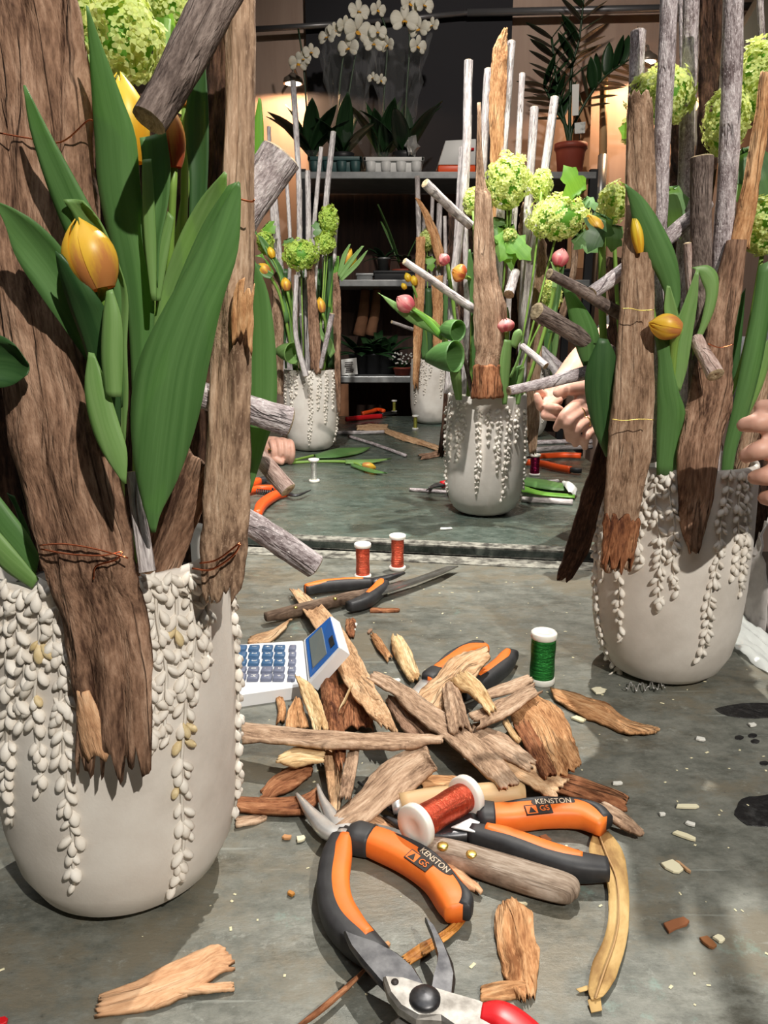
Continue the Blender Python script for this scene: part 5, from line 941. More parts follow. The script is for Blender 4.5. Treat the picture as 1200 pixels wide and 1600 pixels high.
# ------------------------------------------------------------------ pliers
def grip(root, pts, z, hw, hh, orange, off=.35, black=True, n=30):
    P = [PG(x, y, z) for x, y in pts]; k = len(P); ws = [hw*.72]+[hw]*(k-2)+[hw*.8]; hs = [hh*.8]+[hh]*(k-2)+[hh*.75]
    g = mk('grip', *sweep(P, ws, hs, m=n), 'grip_black' if black else 'grip_orange', root)
    if not black:
        Q = [cat_rom(P, .17*i/3-.01) for i in range(4)]; mk('grip_collar', *sweep(Q, [hw*.75, hw*1.08, hw*1.08, hw*1.02], [hh*.85, hh*1.06, hh*1.06, hh*1.03], m=10), 'grip_black', g)
        Q = []
        for i in range(7):
            t = .2+.8*i/6; d = (cat_rom(P, min(1, t+.02))-cat_rom(P, max(0, t-.02))).normalized(); Q.append(cat_rom(P, t)-d.cross(V((0, 0, 1)))*hw*(.62-.35*(i == 6))+V((0, 0, hh*.12)))
        mk('grip_edge', *sweep(Q, [hw*.1, hw*.22, hw*.36, hw*.2, hw*.2, hw*.42, hw*.5], [hh*.7, hh*.9, hh*.92, hh*.88, hh*.88, hh*.9, hh*.7], m=n), 'grip_black', g)
    elif orange:
        a, b = orange; Q = [cat_rom(P, a+(b-a)*i/5) for i in range(6)]; D = [(cat_rom(P, min(1, a+(b-a)*i/5+.02))-cat_rom(P, max(0, a+(b-a)*i/5-.02))).normalized() for i in range(6)]
        S = [d.cross(V((0, 0, 1))) for d in D]; Q = [q+s*hw*off+V((0, 0, hh*.16)) for q, s in zip(Q, S)]
        mk('grip_inlay', *sweep(Q, [hw*.45, hw*.72, hw*.74, hw*.74, hw*.7, hw*.4], [hh*.88]*6, m=n), 'grip_orange', g)
    return g, P
def onpath(P, t, up, side=0.):
    p = cat_rom(P, t); d = (cat_rom(P, min(1, t+.03))-cat_rom(P, max(0, t-.03))).normalized(); s = d.cross(V((0, 0, 1))); return p+s*side+V((0, 0, up)), d
def brand(root, P, t, t2, up, side, size, flip=1):
    c, d = onpath(P, t, up, side); d = d*flip; M = frame(c, d, (0, -.35, 1)); n = 20
    ov = [M @ V((math.copysign(abs(math.cos(a))**.5, math.cos(a))*size*2.9, math.sin(a)*size*.62, 0)) for a in [2*math.pi*i/n for i in range(n)]]
    mk('logo_oval', *plate(ov, .0012, M.to_3x3() @ V((0, 0, 1)), .1)[:2], 'print_black', root, smooth=False)
    text('logo_text', 'KENSTON', size*1.05, M @ Matrix.Translation((0, 0, .0002)), 'print_cream', root)
    c, d = onpath(P, t2, up*.98, side-size*1.35*flip*-1 if False else side+size*1.35*flip); M = frame(c, d*flip, (0, -.35, 1))
    mk('mark_box', *plate([M @ V((x*size*1.75, y*size*.72, 0)) for x, y in ((-1, -1), (1, -1), (1, 1), (-1, 1))], .0008, M.to_3x3() @ V((0, 0, 1)), .1)[:2], 'print_black', root, smooth=False)
    mk('mark_box', *plate([M @ V((x*size*.72-size*.92, y*size*.58, .0001)) for x, y in ((-1, -1), (1, -1), (1, 1), (-1, 1))], .0006, M.to_3x3() @ V((0, 0, 1)), .1)[:2], 'grip_orange', root, smooth=False)
    mk('mark_triangle', *plate([M @ V((x*size*.5-size*.92, y*size*.45, .0003)) for x, y in ((-1, -1), (1, -1), (0, 1))], .0004, M.to_3x3() @ V((0, 0, 1)), .1)[:2], 'print_black', root, smooth=False)
    text('mark_text', 'GS', size*1.1, M @ Matrix.Translation((size*.78, 0, .0003)), 'grip_orange', root)
PL = 'pliers'
p1 = empty('pliers', PG(540, 1320), 'open long nosed pliers with orange and black grips before the bark pile', PL, 'orange gripped pliers')
g, P = grip(p1, [(532, 1312), (524, 1345), (519, 1390), (530, 1435), (560, 1470), (592, 1498)], .011, .0112, .009, (.02, .86), off=-.38)
g2, P2 = grip(p1, [(545, 1306), (590, 1318), (640, 1342), (682, 1372), (708, 1408), (716, 1428)], .011, .0118, .0095, None, black=False)
brand(g2, P2, .56, .5, .0102, -.0025, .0062)
for pts, ws in (([(545, 1305), (515, 1298), (490, 1275), (474, 1255), (463, 1240)], [.0085, .0085, .0055, .0032, .0012]), ([(548, 1302), (528, 1290), (514, 1268), (503, 1248), (496, 1226)], [.0085, .008, .005, .003, .0012])):
    mk('jaw', *sweep([PG(x, y, .012) for x, y in pts], ws, [.0045, .0045, .0035, .0025, .001], m=20)[:2], 'steel', p1)
mk('neck', *sweep([PG(540, 1298, .011), PG(532, 1325, .011)], [.011, .0085], [.0055, .006], m=4)[:2], 'steel_dark', p1); mk('neck', *sweep([PG(530, 1300, .011), PG(575, 1318, .011)], [.009, .0085], [.0055, .006], m=4)[:2], 'steel_dark', p1)
mk('pivot', *lathe(PG(536, 1303, .0155), [(.0055, 0), (.0055, .0012), (.004, .002), (0, .002)], 16)[:2], 'steel', p1)
p2 = empty('pliers', PG(760, 1300), 'pliers with orange and black grips lying under the red wire spool beside the worn knife', PL, 'orange gripped pliers')
g, P = grip(p2, [(745, 1276), (790, 1277), (850, 1271), (905, 1272), (945, 1290)], .012, .0118, .0095, None, black=False)
brand(g, P, .56, .44, .0102, -.001, .0062)
grip(p2, [(735, 1302), (790, 1318), (850, 1340), (900, 1354), (950, 1358)], .012, .0108, .009, (.1, .8), off=-.34)
for pts, ws in (([(745, 1285), (700, 1290), (650, 1284), (606, 1264)], [.009, .009, .005, .0015]), ([(740, 1298), (690, 1302), (640, 1296), (600, 1275)], [.009, .0085, .005, .0015])):
    mk('jaw', *sweep([PG(x, y, .012) for x, y in pts], ws, [.005, .005, .0035, .001], m=20)[:2], 'steel_dark', p2)
mk('jaw_label', *plate([PG(705, 1292, .019), PG(735, 1278, .019), PG(750, 1284, .019), PG(742, 1300, .019)], .0008)[:2], 'white_plastic', p2, smooth=False)
p3 = empty('pliers', PG(740, 1050), 'half buried pliers with grips showing behind the crumpled bark', PL, 'orange gripped pliers')
grip(p3, [(668, 1066), (700, 1040), (730, 1020), (758, 1012)], .012, .0105, .009, None, black=False)
grip(p3, [(720, 1085), (755, 1065), (785, 1042), (800, 1022)], .012, .0105, .009, (.3, .95), off=-.35)
mk('jaw', *sweep([PG(668, 1068, .01), PG(640, 1095, .01), PG(625, 1112, .01)], [.009, .006, .002], [.005, .004, .002], m=12)[:2], 'steel', p3)
p4 = empty('pliers', PG(570, 925), 'pliers with an orange grip behind the dark handled blade near the red spools', PL, 'orange gripped pliers')
grip(p4, [(478, 922), (510, 915), (550, 912), (580, 910)], .012, .0105, .009, (.0, .85), off=0)
grip(p4, [(545, 948), (570, 940), (590, 925), (600, 912)], .012, .0105, .009, (.45, .98), off=-.3)
mk('jaw', *sweep([PG(580, 910, .012), PG(610, 902, .012), PG(632, 895, .012)], [.009, .006, .002], [.005, .004, .002], m=12)[:2], 'steel_dark', p4)
mk('pivot', *lathe(PG(592, 910, .017), [(.005, 0), (.005, .0012), (.0035, .002), (0, .002)], 14)[:2], 'steel', p4)
# ------------------------------------------------------------------ knives and handled tools
def handle(root, pts, z, ws, hs, m, e=.8):
    return mk('handle', *sweep([PG(x, y, z) for x, y in pts], ws, hs, n=18, m=30, e=e), m, root)
k1 = empty('pruning_knife', PG(790, 1370), 'worn grey wooden knife handle with brass rivets before the pliers', 'knife')
handle(k1, [(652, 1322), (700, 1332), (770, 1354), (840, 1376), (890, 1390), (904, 1395)], .01, [.009, .0105, .0118, .0122, .0108, .004], [.007, .0085, .0095, .0095, .008, .003], 'handle_worn')
for x, y in ((692, 1321), (737, 1334)): mk('rivet', *lathe(PG(x, y, .0185), [(.0042, -.002), (.0042, .0004), (.003, .0009), (0, .001)], 14)[:2], 'brass', k1)
mk('blade', *plate([PG(664, 1312, .012), PG(668, 1332, .012), (PG(610, 1304, .012)), PG(585, 1286, .012), PG(612, 1292, .012)], .002)[:2], 'blade', k1, smooth=False)
k2 = empty('bread_knife', PG(500, 945), 'long bladed knife with a dark wooden handle behind the calculator', 'knife')
handle(k2, [(415, 964), (450, 957), (500, 945), (545, 934), (570, 929)], .012, [.007, .0095, .0095, .0095, .008], [.006, .008, .008, .008, .007], 'handle_dark')
mk('blade', *plate([PG(564, 921, .014), PG(600, 916, .014), PG(650, 902, .014), PG(700, 884, .012), PG(716, 884, .012), PG(690, 896, .014), PG(640, 914, .014), PG(590, 930, .014), PG(566, 937, .014)], .0022)[:2], 'blade', k2, smooth=False)
for t in (.3, .7): mk('rivet', *lathe(PG(415+155*t, 964-35*t-5, .0195), [(.003, -.002), (.003, .0005), (0, .0009)], 10)[:2], 'brass', k2)
k3 = empty('awl', PG(720, 1255), 'light wooden tool handle passing behind the lying red spool', 'tool')
mk('handle', *tube([PG(625, 1258, .016), PG(680, 1250, .016), PG(760, 1243, .016), PG(805, 1240, .016), PG(820, 1240, .016)], [.0095, .0105, .0105, .0105, .007], 16), 'handle_light', k3)
mk('ferrule', *tube([PG(628, 1258, .016), PG(612, 1262, .015)], .0065, 12)[:2], 'steel', k3); mk('spike', *tube([PG(614, 1262, .015), PG(560, 1222, .012)], [.003, .0012], 8)[:2], 'steel_dark', k3)
# secateurs in front
s1 = empty('secateurs', PG(670, 1560), 'grey steel secateurs with a red handle and a hooked blade', 'secateurs')
mk('cutting_blade', *plate([PG(x, y, .026) for x, y in ((537, 1452), (552, 1458), (585, 1468), (620, 1485), (648, 1510), (668, 1545), (664, 1575), (620, 1560), (590, 1530), (566, 1502), (546, 1474))], .004, bev=.45)[:2], 'steel_dark', s1, smooth=False)
mk('hook_blade', *plate([PG(x, y, .024) for x, y in ((664, 1429), (676, 1440), (694, 1470), (708, 1500), (712, 1525), (706, 1565), (672, 1560), (676, 1530), (682, 1508), (684, 1485), (675, 1455))], .006, bev=.4)[:2], 'steel_dark', s1, smooth=False)
bd = mk('steel_body', *plate([PG(x, y, .031) for x, y in ((598, 1523), (625, 1524), (665, 1535), (710, 1548), (752, 1562), (790, 1580), (800, 1625), (730, 1615), (690, 1590), (650, 1588), (622, 1570), (606, 1548))], .007, bev=.3)[:2], 'steel_worn', s1, smooth=False)
mk('lower_handle', *plate([PG(x, y, .02) for x, y in ((610, 1592), (630, 1578), (670, 1596), (720, 1640), (640, 1660))], .009, bev=.3)[:2], 'steel_worn', s1, smooth=False)
mk('pivot_bolt', *lathe(PG(664, 1561, .031), [(.0088, 0), (.0088, .0012), (.0075, .0026), (.004, .0036), (0, .004)], 24)[:2], 'steel_dark', bd)
mk('rivet_hole', *lathe(PG(617, 1534, .0312), [(.0022, 0), (.0022, .0003), (0, .0003)], 12)[:2], 'print_black', bd)
mk('handle', *sweep([PG(752, 1588, .027), PG(785, 1596, .027), PG(830, 1630, .025), PG(870, 1680, .022)], [.006, .0095, .0095, .008], [.0055, .0075, .0075, .007]), 'red_plastic', s1)
# ------------------------------------------------------------------ wire spools
def spool(c, ax, m, label, h=.06, rf=.0138, rc=.0105, fl=.0065):
    c = V(c); o = empty('wire_spool', c, label, 'spool', 'wire spools'); a = V(ax).normalized()
    for k in (0, h-fl): mk('flange', *lathe(c+a*k, [(rf*.35, .0003), (rf*.4, .0), (rf*.92, 0), (rf, fl*.15), (rf, fl*.85), (rf*.92, fl), (rf*.55, fl), (rf*.5, fl*.75), (rf*.3, fl*.75), (0, fl*.75)], 28, a)[:2], 'spool_plastic', o)
    pr = []; n = 22
    for i in range(n*2+1): z = fl*.9+(h-fl*1.8)*i/(2*n); pr.append((rc+(.00022 if i % 2 else -.00022)+.0003*math.sin(i*.23), z))
    mk('wire_winding', *lathe(c, pr, 28, a), m, o); return o
U = (0, 0, 1)
spool(PG(846, 1066), U, 'wire_green', 'green wire spool standing on the near table', .062, .0146, .0136, .008)
spool(PG(567, 903), U, 'wire_red', 'red wire spool standing nearer the orange pliers', .058, .0135, .0108)
spool(PG(621, 890), U, 'wire_red', 'red wire spool standing by the table gap', .06, .0138, .0102)
a_, b_ = PG(650, 1290, .028), PG(738, 1238, .024); dd = (b_-a_).normalized()
spool(a_-dd*.004, dd, 'wire_red', 'red copper wire spool lying on the pliers', .068, .0168, .0118, .0075)
spool(PG(491, 753), U, 'wire_white', 'silver wire spool with white ends beside the lying tulips', .06, .0138, .008)
spool(PG(649, 671), U, 'wire_olive', 'yellowish wire spool standing before the far planter', .054, .0125, .007)
spool(PG(616, 644), U, 'wire_olive', 'yellowish wire spool standing beside the red secateurs by the shelves', .054, .0125, .007)
spool(PG(835, 743), U, 'wire_wine', 'dark wine wire spool beside the pink tulip planter', .058, .0145, .012)
# ------------------------------------------------------------------ calculator
ca = empty('calculator', PG(430, 1050), 'white desk calculator with blue keys and a raised screen', 'calculator')
A, B = PG(481, 1068, .016), PG(474, 1000, .016); LN, LF = PG(300, 1094, .016), PG(318, 1010, .016)
mk('keypad_case', *plate([LN, A, B, LF], .016, bev=.15)[:2], 'calc_white', ca, smooth=False)
D_, C_ = PX(531, 1012, YI(A.y)), PX(517, 962, YI(B.y))
nrm = (D_-A).cross(B-A).normalized(); nrm = -nrm if nrm.z < 0 else nrm
sc_ = mk('screen_case', *plate([A, D_, C_, B], .014, nrm, .15)[:2], 'calc_white', ca, smooth=False)
def onq(u, v, h=.0): return A.lerp(D_, u).lerp(B.lerp(C_, u), v)+nrm*h
mk('screen_frame', *plate([onq(.1, .06, .0012), onq(.97, .04, .0012), onq(.97, .96, .0012), onq(.1, .94, .0012)], .002, nrm, .1)[:2], 'calc_blue', sc_, smooth=False)
mk('display', *plate([onq(.22, .16, .0018), onq(.66, .14, .0018), onq(.66, .88, .0018), onq(.22, .86, .0018)], .002, nrm, .1)[:2], 'lcd', sc_, smooth=False)
mk('solar_cell', *plate([onq(.8, .16, .0018), onq(.92, .16, .0018), onq(.92, .42, .0018), onq(.8, .42, .0018)], .001, nrm, .1)[:2], 'steel_dark', sc_, smooth=False)
KX = [377, 397, 418, 437, 457]; KT = [['', '1', '4', '7', ''], ['', '2', '5', '8', '+'], ['', '3', '6', '9', '-'], ['', '0', '.', '=', 'x'], ['', 'M', '%', '+', '/']]
for r, (y, xs) in enumerate(zip((1012, 1022.5, 1034, 1046, 1057.5), (0, 0, -.5, -1, -1.5))):
    for q, x in enumerate(KX):
        c = PG(x+xs, y, .019); wk = .0062 if q < 4 else .0042; dk = .0064
        m_ = 'key_grey' if (q == 4 or r > 2) else ('key_bright' if (r == 3 and q == 1) else 'key_blue')
        v_, f_, _ = box((c.x-wk, c.y-dk, T+.015), (c.x+wk, c.y+dk, T+.0205), .0015); ky = mk('key', v_, f_, m_, ca)
        t_ = KT[r][q]
        if t_: text('key_mark', t_, .008, frame((c.x, c.y, T+.0206), (0, -1, 0), (0, 0, 1)), 'paper_plain', ky, .0001)
# ------------------------------------------------------------------ second table
def lying(pts, wpx, m, label, group=None, z=None):
    P = [PG(x, y, .006) for x, y in pts]; r = wpx/2*pxm(P[0]); P = [PG(x, y, r) for x, y in pts]
    o = mk('stick', *tube(P, r, 10, m=14, rough=.15), m); return setp(o, label, 'stick', group)
lying([(527, 676), (575, 676), (600, 675)], 6, 'stick_white', 'whitish stick lying against the flat bark before the shelves')
lying([(545, 682), (590, 696), (634, 712)], 5, 'stick_grey', 'thin grey stick lying slantwise before the flat bark')
lying([(640, 765), (670, 767), (702, 769)], 6, 'stick_grey', 'thin grey stick lying left of the pink tulip planter')
lying([(815, 780), (850, 782), (895, 785)], 9, 'stick_white', 'white stick lying below the cut green stems')
lying([(828, 704), (870, 700), (925, 698)], 8, 'stick_white', 'pale stick lying under the pinching hand')
lying([(826, 692), (880, 690), (925, 690)], 7, 'stick_grey', 'grey stick lying behind the pale one under the hand')
lying([(818, 754), (845, 754), (872, 752)], 7, 'stick_white', 'short bluish white stick lying above the cut green stems')
scrap([[(555, 664, 556, 670), (580, 663, 583, 674), (608, 664, 606, 674)], [(600, 668, 598, 675), (635, 680, 630, 688), (660, 688, 658, 695), (690, 698, 688, 706)]], .004, 'bark_pale', 'flat pale bark piece with a long tail before the shelves', curl=.1)
scrap([(652, 712, 655, 718), (680, 706, 682, 713), (706, 700, 706, 708)], .004, 'bark_brown', 'small brown bark scrap left of the pink tulip planter', n=12, k=7)
def lay_tulip(label, stem, leaves, bd=None, m='leaf_stem'):
    P = [PG(x, y, .006) for x, y in stem]; root = empty('cut_tulip', P[0], label, 'tulip'); mk('stem', *tube(P, .0042, 8), m, root)
    for rows, mm in leaves: mk('leaf', *ribbon([PG(r[0], r[1], .01) for r in rows], [PG(r[2], r[3], .006) for r in rows], V((0, 0, 1)), n=16, k=6, thick=.0008, curl=.2), mm, root)
    if bd:
        (b0, t0, w0, mt) = bd; B = PG(*b0, .012); bud(root, b0, t0, w0, YI(B.y), mt)
lay_tulip('lying tulip with a yellow orange bud held under the fist', [(455, 723), (500, 721), (545, 722), (565, 728)], [([(540, 718, 540, 724), (570, 718, 575, 724), (610, 716, 612, 717)], 'leaf_light'), ([(548, 724, 548, 728), (580, 732, 578, 738), (606, 739, 604, 740)], 'leaf')], ((566, 727), (588, 731), 13, 'petal_orange'))
lay_tulip('lying tulip leaf stalk behind the one with the bud', [(452, 721), (490, 712), (510, 709)], [([(490, 710, 494, 716), (525, 702, 530, 714), (560, 700, 562, 708), (578, 698, 579, 700)], 'leaf')])
lay_tulip('cut green tulip stem lying right of the pink tulip planter', [(812, 752), (850, 758), (885, 764)], [([(812, 745, 812, 757), (850, 750, 850, 764), (892, 758, 892, 768)], 'leaf')])
lay_tulip('paler cut tulip stem lying in front of the green one', [(815, 765), (850, 772), (890, 776)], [([(815, 758, 815, 768), (850, 768, 850, 774), (898, 772, 898, 778)], 'leaf_bright')])
o = mk('tissue_scrap', *xform(ribbon([PG(882, 752, .012), PG(892, 758, .016), PG(900, 768, .01)], [PG(878, 758, .01), PG(888, 766, .02), PG(898, 776, .006)], V((0, 0, 1)), n=10, k=6, thick=.001, rough=.004), Matrix.Identity(4)), 'paper_plain'); setp(o, 'crumpled white tissue scrap on the cut green stems', 'tissue')
def bypass(name, label, grips, jaws, mg, zz=.012, spring=None):
    o = empty(name, PG(*jaws[0][0]), label, 'secateurs')
    for g_ in grips:
        P = [PG(x, y, zz) for x, y in g_[0]]; mk('handle', *sweep(P, [g_[1]*.7]+[g_[1]]*(len(P)-2)+[g_[1]*.8], [g_[1]*.8]*len(P), m=20), g_[2] if len(g_) > 2 else mg, o)
    for j in jaws: mk('blade', *sweep([PG(x, y, zz) for x, y in j], [.008, .006, .0015][:len(j)] if len(j) == 3 else [.008, .002], [.004, .003, .001][:len(j)] if len(j) == 3 else [.004, .001], m=14)[:2], 'steel_dark', o)
    if spring:
        a, b = PG(*spring[0], zz), PG(*spring[1], zz); n = 60; d = b-a; x = d.orthogonal().normalized(); y = d.normalized().cross(x)
        mk('spring', *tube([a+d*i/n+(x*math.cos(i*.8)+y*math.sin(i*.8))*.006 for i in range(n+1)], .0012, 5, m=160)[:2], 'steel_dark', o)
    return o
bypass('secateurs', 'open secateurs with red orange handles beside the silver spool', [([(402, 804), (410, 788), (430, 774), (446, 770)], .012), ([(384, 768), (405, 763), (430, 763), (440, 766)], .009), ([(388, 757), (398, 754), (404, 752)], .012), ([(402, 752), (412, 750), (422, 748)], .011, 'grip_black')], [[(442, 768), (462, 774), (485, 766)], [(430, 764), (422, 756), (416, 752)]], 'red_orange_plastic', spring=((402, 768), (428, 771)))
bypass('secateurs', 'red handled secateurs lying near the far edge by the shelves', [([(541, 655), (560, 653), (580, 651), (596, 650)], .012), ([(566, 646), (580, 643), (590, 640), (600, 642)], .01, 'red_orange_plastic')], [[(594, 650), (610, 647), (622, 646)], [(596, 647), (610, 644), (620, 643)]], 'red_plastic')
bypass('grip_pliers', 'red orange handled cutters lying beside the wine wire spool', [([(820, 722), (845, 724), (870, 730), (892, 734)], .011), ([(840, 713), (870, 711), (890, 711), (908, 712)], .01), ([(888, 733), (900, 735), (908, 735)], .009, 'grip_black')], [[(824, 720), (812, 716), (800, 714)], [(838, 713), (826, 714), (812, 716)]], 'red_orange_plastic')
bypass('pocket_shears', 'dark shears with a crimson end beside the pink tulip planter', [([(690, 757), (700, 755), (708, 754)], .01), ], [[(692, 758), (680, 760), (666, 766)], [(692, 756), (682, 757), (670, 762)]], 'red_plastic')
# ------------------------------------------------------------------ chips, stains, wire curl
def chip(x, y, l, w_, ang, m, label, z=.003, th=.002):
    c = PG(x, y, z); k = pxm(c); a = math.radians(ang); d = V((math.cos(a), math.sin(a), 0)); s = V((-d.y, d.x, 0)); rg = random.Random(int(x*7+y))
    P = [c+d*l*k*.5*u+s*w_*k*.5*v*rg.uniform(.7, 1.2)*2 for u, v in ((-1, -.5), (-.3, -.6), (.6, -.5), (1, -.2), (.9, .5), (.1, .6), (-.8, .5))]
    o = mk('wood_chip', *plate(P, th, bev=.2)[:2], m, smooth=False); return setp(o, label, 'wood chip', 'wood chips on the near table')
for i, (x, y, l, w_, an, m) in enumerate([(1074, 1258, 36, 8, 0, 'chip_pale'), (1070, 1304, 34, 9, -38, 'chip_pale'), (1052, 1352, 28, 20, -60, 'chip_pale'), (1068, 1352, 30, 5, -65, 'bark_pale'), (1079, 1285, 14, 8, -35, 'chip_white'), (1124, 1464, 14, 14, -55, 'chip_pale'), (936, 1078, 20, 16, 20, 'chip_pale'), (904, 1122, 20, 12, -50, 'chip_pale'), (965, 1222, 16, 6, 5, 'chip_white'), (1095, 1153, 14, 9, -20, 'chip_white'), (552, 983, 8, 6, 0, 'chip_white'), (618, 1062, 16, 9, 15, 'chip_white'), (470, 1308, 14, 10, 20, 'chip_pale'), (1176, 1131, 12, 8, 10, 'chip_white'), (1035, 1270, 10, 6, 10, 'chip_white'), (697, 825, 20, 8, 5, 'chip_white'), (853, 1308, 16, 10, -60, 'bark_rust'), (882, 1325, 20, 4, 50, 'chip_pale'), (903, 1330, 12, 8, 80, 'bark_rust'), (1057, 1442, 46, 16, 22, 'bark_rust'), (1107, 1470, 24, 12, -65, 'bark_orange'), (448, 1306, 14, 9, -15, 'bark_orange'), (455, 1394, 8, 10, 60, 'rust_leaf'), (604, 1474, 12, 8, 30, 'bark_orange'), (555, 975, 12, 6, 80, 'chip_white'), (578, 985, 18, 5, 70, 'bark_brown'), (790, 1420, 40, 5, 65, 'chip_pale'), (806, 1410, 36, 4, 0, 'chip_pale'), (3, 1594, 16, 12, 0, 'red_plastic'), (760, 1345, 14, 5, 20, 'chip_pale')]):
    chip(x, y, l, w_, an, m, {'chip_pale': 'pale yellow wood chip on the near table', 'chip_white': 'tiny white wood crumb on the table', 'bark_rust': 'small reddish bark chip on the near table', 'bark_orange': 'small orange bark chip on the near table', 'bark_pale': 'thin pale splinter beside the chip bundle', 'rust_leaf': 'tiny rusty leaf crumb left of the open pliers', 'bark_brown': 'tiny brown splinter behind the curved strip', 'red_plastic': 'small red scrap at the corner before the near planter'}[m])
rg = random.Random(11); ms = []
for k in range(300):
    x, y = rg.uniform(-.3, .47), rg.uniform(.3, 1.15); s = rg.uniform(.0003, .0011); c = V((x, y, T+.0004)); a = rg.random()*6; d = V((math.cos(a), math.sin(a), 0))*s*rg.uniform(1, 2.5); e = V((-d.y, d.x, 0)).normalized()*s
    ms.append(([c-d-e, c+d-e, c+d+e, c-d+e, c+V((0, 0, s*.6))], [(0, 1, 4), (1, 2, 4), (2, 3, 4), (3, 0, 4), (3, 2, 1, 0)]))
setp(mk('wood_crumbs', *merge(*ms)[:2], 'chip_pale', smooth=False), 'pale wood crumbs scattered over the near table', 'crumbs', kind='stuff')
mat('stain_black', (.008, .008, .009), (.05, .05, .05), rough=.35, scale=130, coord='Object', mixpos=(.5, .75), bump=.5)
tb = bpy.data.objects['work_table']
def stain(c, rx, ry, seed, m='stain_black'):
    n = 26; P = []
    for i in range(n):
        a = 2*math.pi*i/n; q = 1+.18*nz(math.cos(a)*2+seed, math.sin(a)*2); P.append(PG(c[0]+rx*q*math.cos(a), c[1]+ry*q*math.sin(a), .0006))
    mk('stain', *plate(P, .0005, bev=.3)[:2], m, tb, smooth=False)
stain((1200, 1266), 52, 26, 1); stain((1186, 1110), 66, 12, 5)
for x, y in ((1155, 1152), (1176, 1149), (1180, 1158), (1194, 1192)): stain((x, y), 7, 3.5, x)
pp = [PG(975+i*2.2, 1072+5*math.sin(i*.9)+3*math.cos(i*2.1), .003+.003*abs(math.sin(i))) for i in range(30)]
setp(mk('wire_curl', *tube(pp, .0007, 6, m=140)[:2], 'steel', smooth=True), 'tangled silver wire curl at the foot of the planter', 'wire')
# clear wet film sheet at the right table edge
v_, f_, _ = ribbon([PG(1118, 985, .004), PG(1150, 1010, .008), PG(1200, 1050, .004)], [PG(1150, 950, .004), PG(1190, 985, .01), PG(1230, 1020, .004)], V((0, 0, 1)), n=26, k=14, thick=.0006, curl=.0, rough=.006, edge=.1)
mat('wet_film', (.75, .78, .76), rough=.08, alpha=.55, coat=.5)
setp(mk('plastic_film', v_, f_, 'wet_film'), 'crumpled shiny plastic film at the table edge by the grey cloth', 'wrapping')
# ================================================================== people
def person(label, limbs, cloth, mcloth, head=None, vox=.0026, rings=()):
    """limbs: list of (points, radii) of bare body; everything is fused into one skin surface. cloth: same for garments"""
    p0 = limbs[0][0][0]; root = empty('person', (p0.x, p0.y, 0), label, 'person')
    def fuse(parts, name, m, v):
        ms = [tube(p, r, 14, m=max(8, len(p)*5), cap=True) for p, r in parts]
        for p, r in parts:      # round ends
            for q, rr in ((p[0], r[0]), (p[-1], r[-1])): ms.append(lathe(q, [(rr*math.sin(a), -rr*math.cos(a)) for a in [math.pi*i/8 for i in range(9)]], 14))
        o = mk(name, *merge(*ms)[:2], m, root); md = o.modifiers.new('fuse', 'REMESH'); md.mode = 'VOXEL'; md.voxel_size = v; md.use_smooth_shade = True
        s = o.modifiers.new('smooth', 'SMOOTH'); s.iterations = 2; s.factor = .5
        return o
    lm = list(limbs)
    b = fuse(lm, 'body', 'skin', vox)
    if cloth: fuse(cloth, 'clothing', mcloth, .006)
    if head:
        c, r = head
        v_, f_, _ = lathe(c+V((0, .012, .05)), [(0, r*1.25), (r*.5, r*1.15), (r*.9, r*.75), (r*1.06, r*.2), (r*1.04, -r*.35), (r*.8, -r*.7)][::-1], 20); mk('hair', v_, f_, 'hair', root)
    for c, ax, r in rings: mk('ring', *lathe(c, [(r, -.0012), (r+.0012, -.001), (r+.0012, .001), (r, .0012)], 16, ax)[:2], 'gold', root)
    return root
def H(pts): return [PX(*p) for p in pts]
def torso(c, z0, zs, zh, face):
    """seated trunk, neck and head above point c"""
    x, y = c
    sk = [([V((x, y, zs-.02)), V((x, y, zs+.06)), V((x, y, zs+.1))], [.055, .05, .05]), ([V((x, y, zh-.05)), V((x, y, zh+.02)), V((x, y, zh+.08))], [.062, .08, .07]),
          ([V((x, y, zh-.03))+V(face)*.08, V((x, y, zh-.02))+V(face)*.1], [.018, .012])]
    cl = [([V((x, y, z0)), V((x, y, (z0+zs)/2)), V((x, y, zs-.06))], [.17, .15, .13]), ([V((x-.16*face[1], y+.16*face[0], zs-.05)), V((x, y, zs-.02)), V((x+.16*face[1], y-.16*face[0], zs-.05))], [.07, .08, .07])]
    return sk, cl
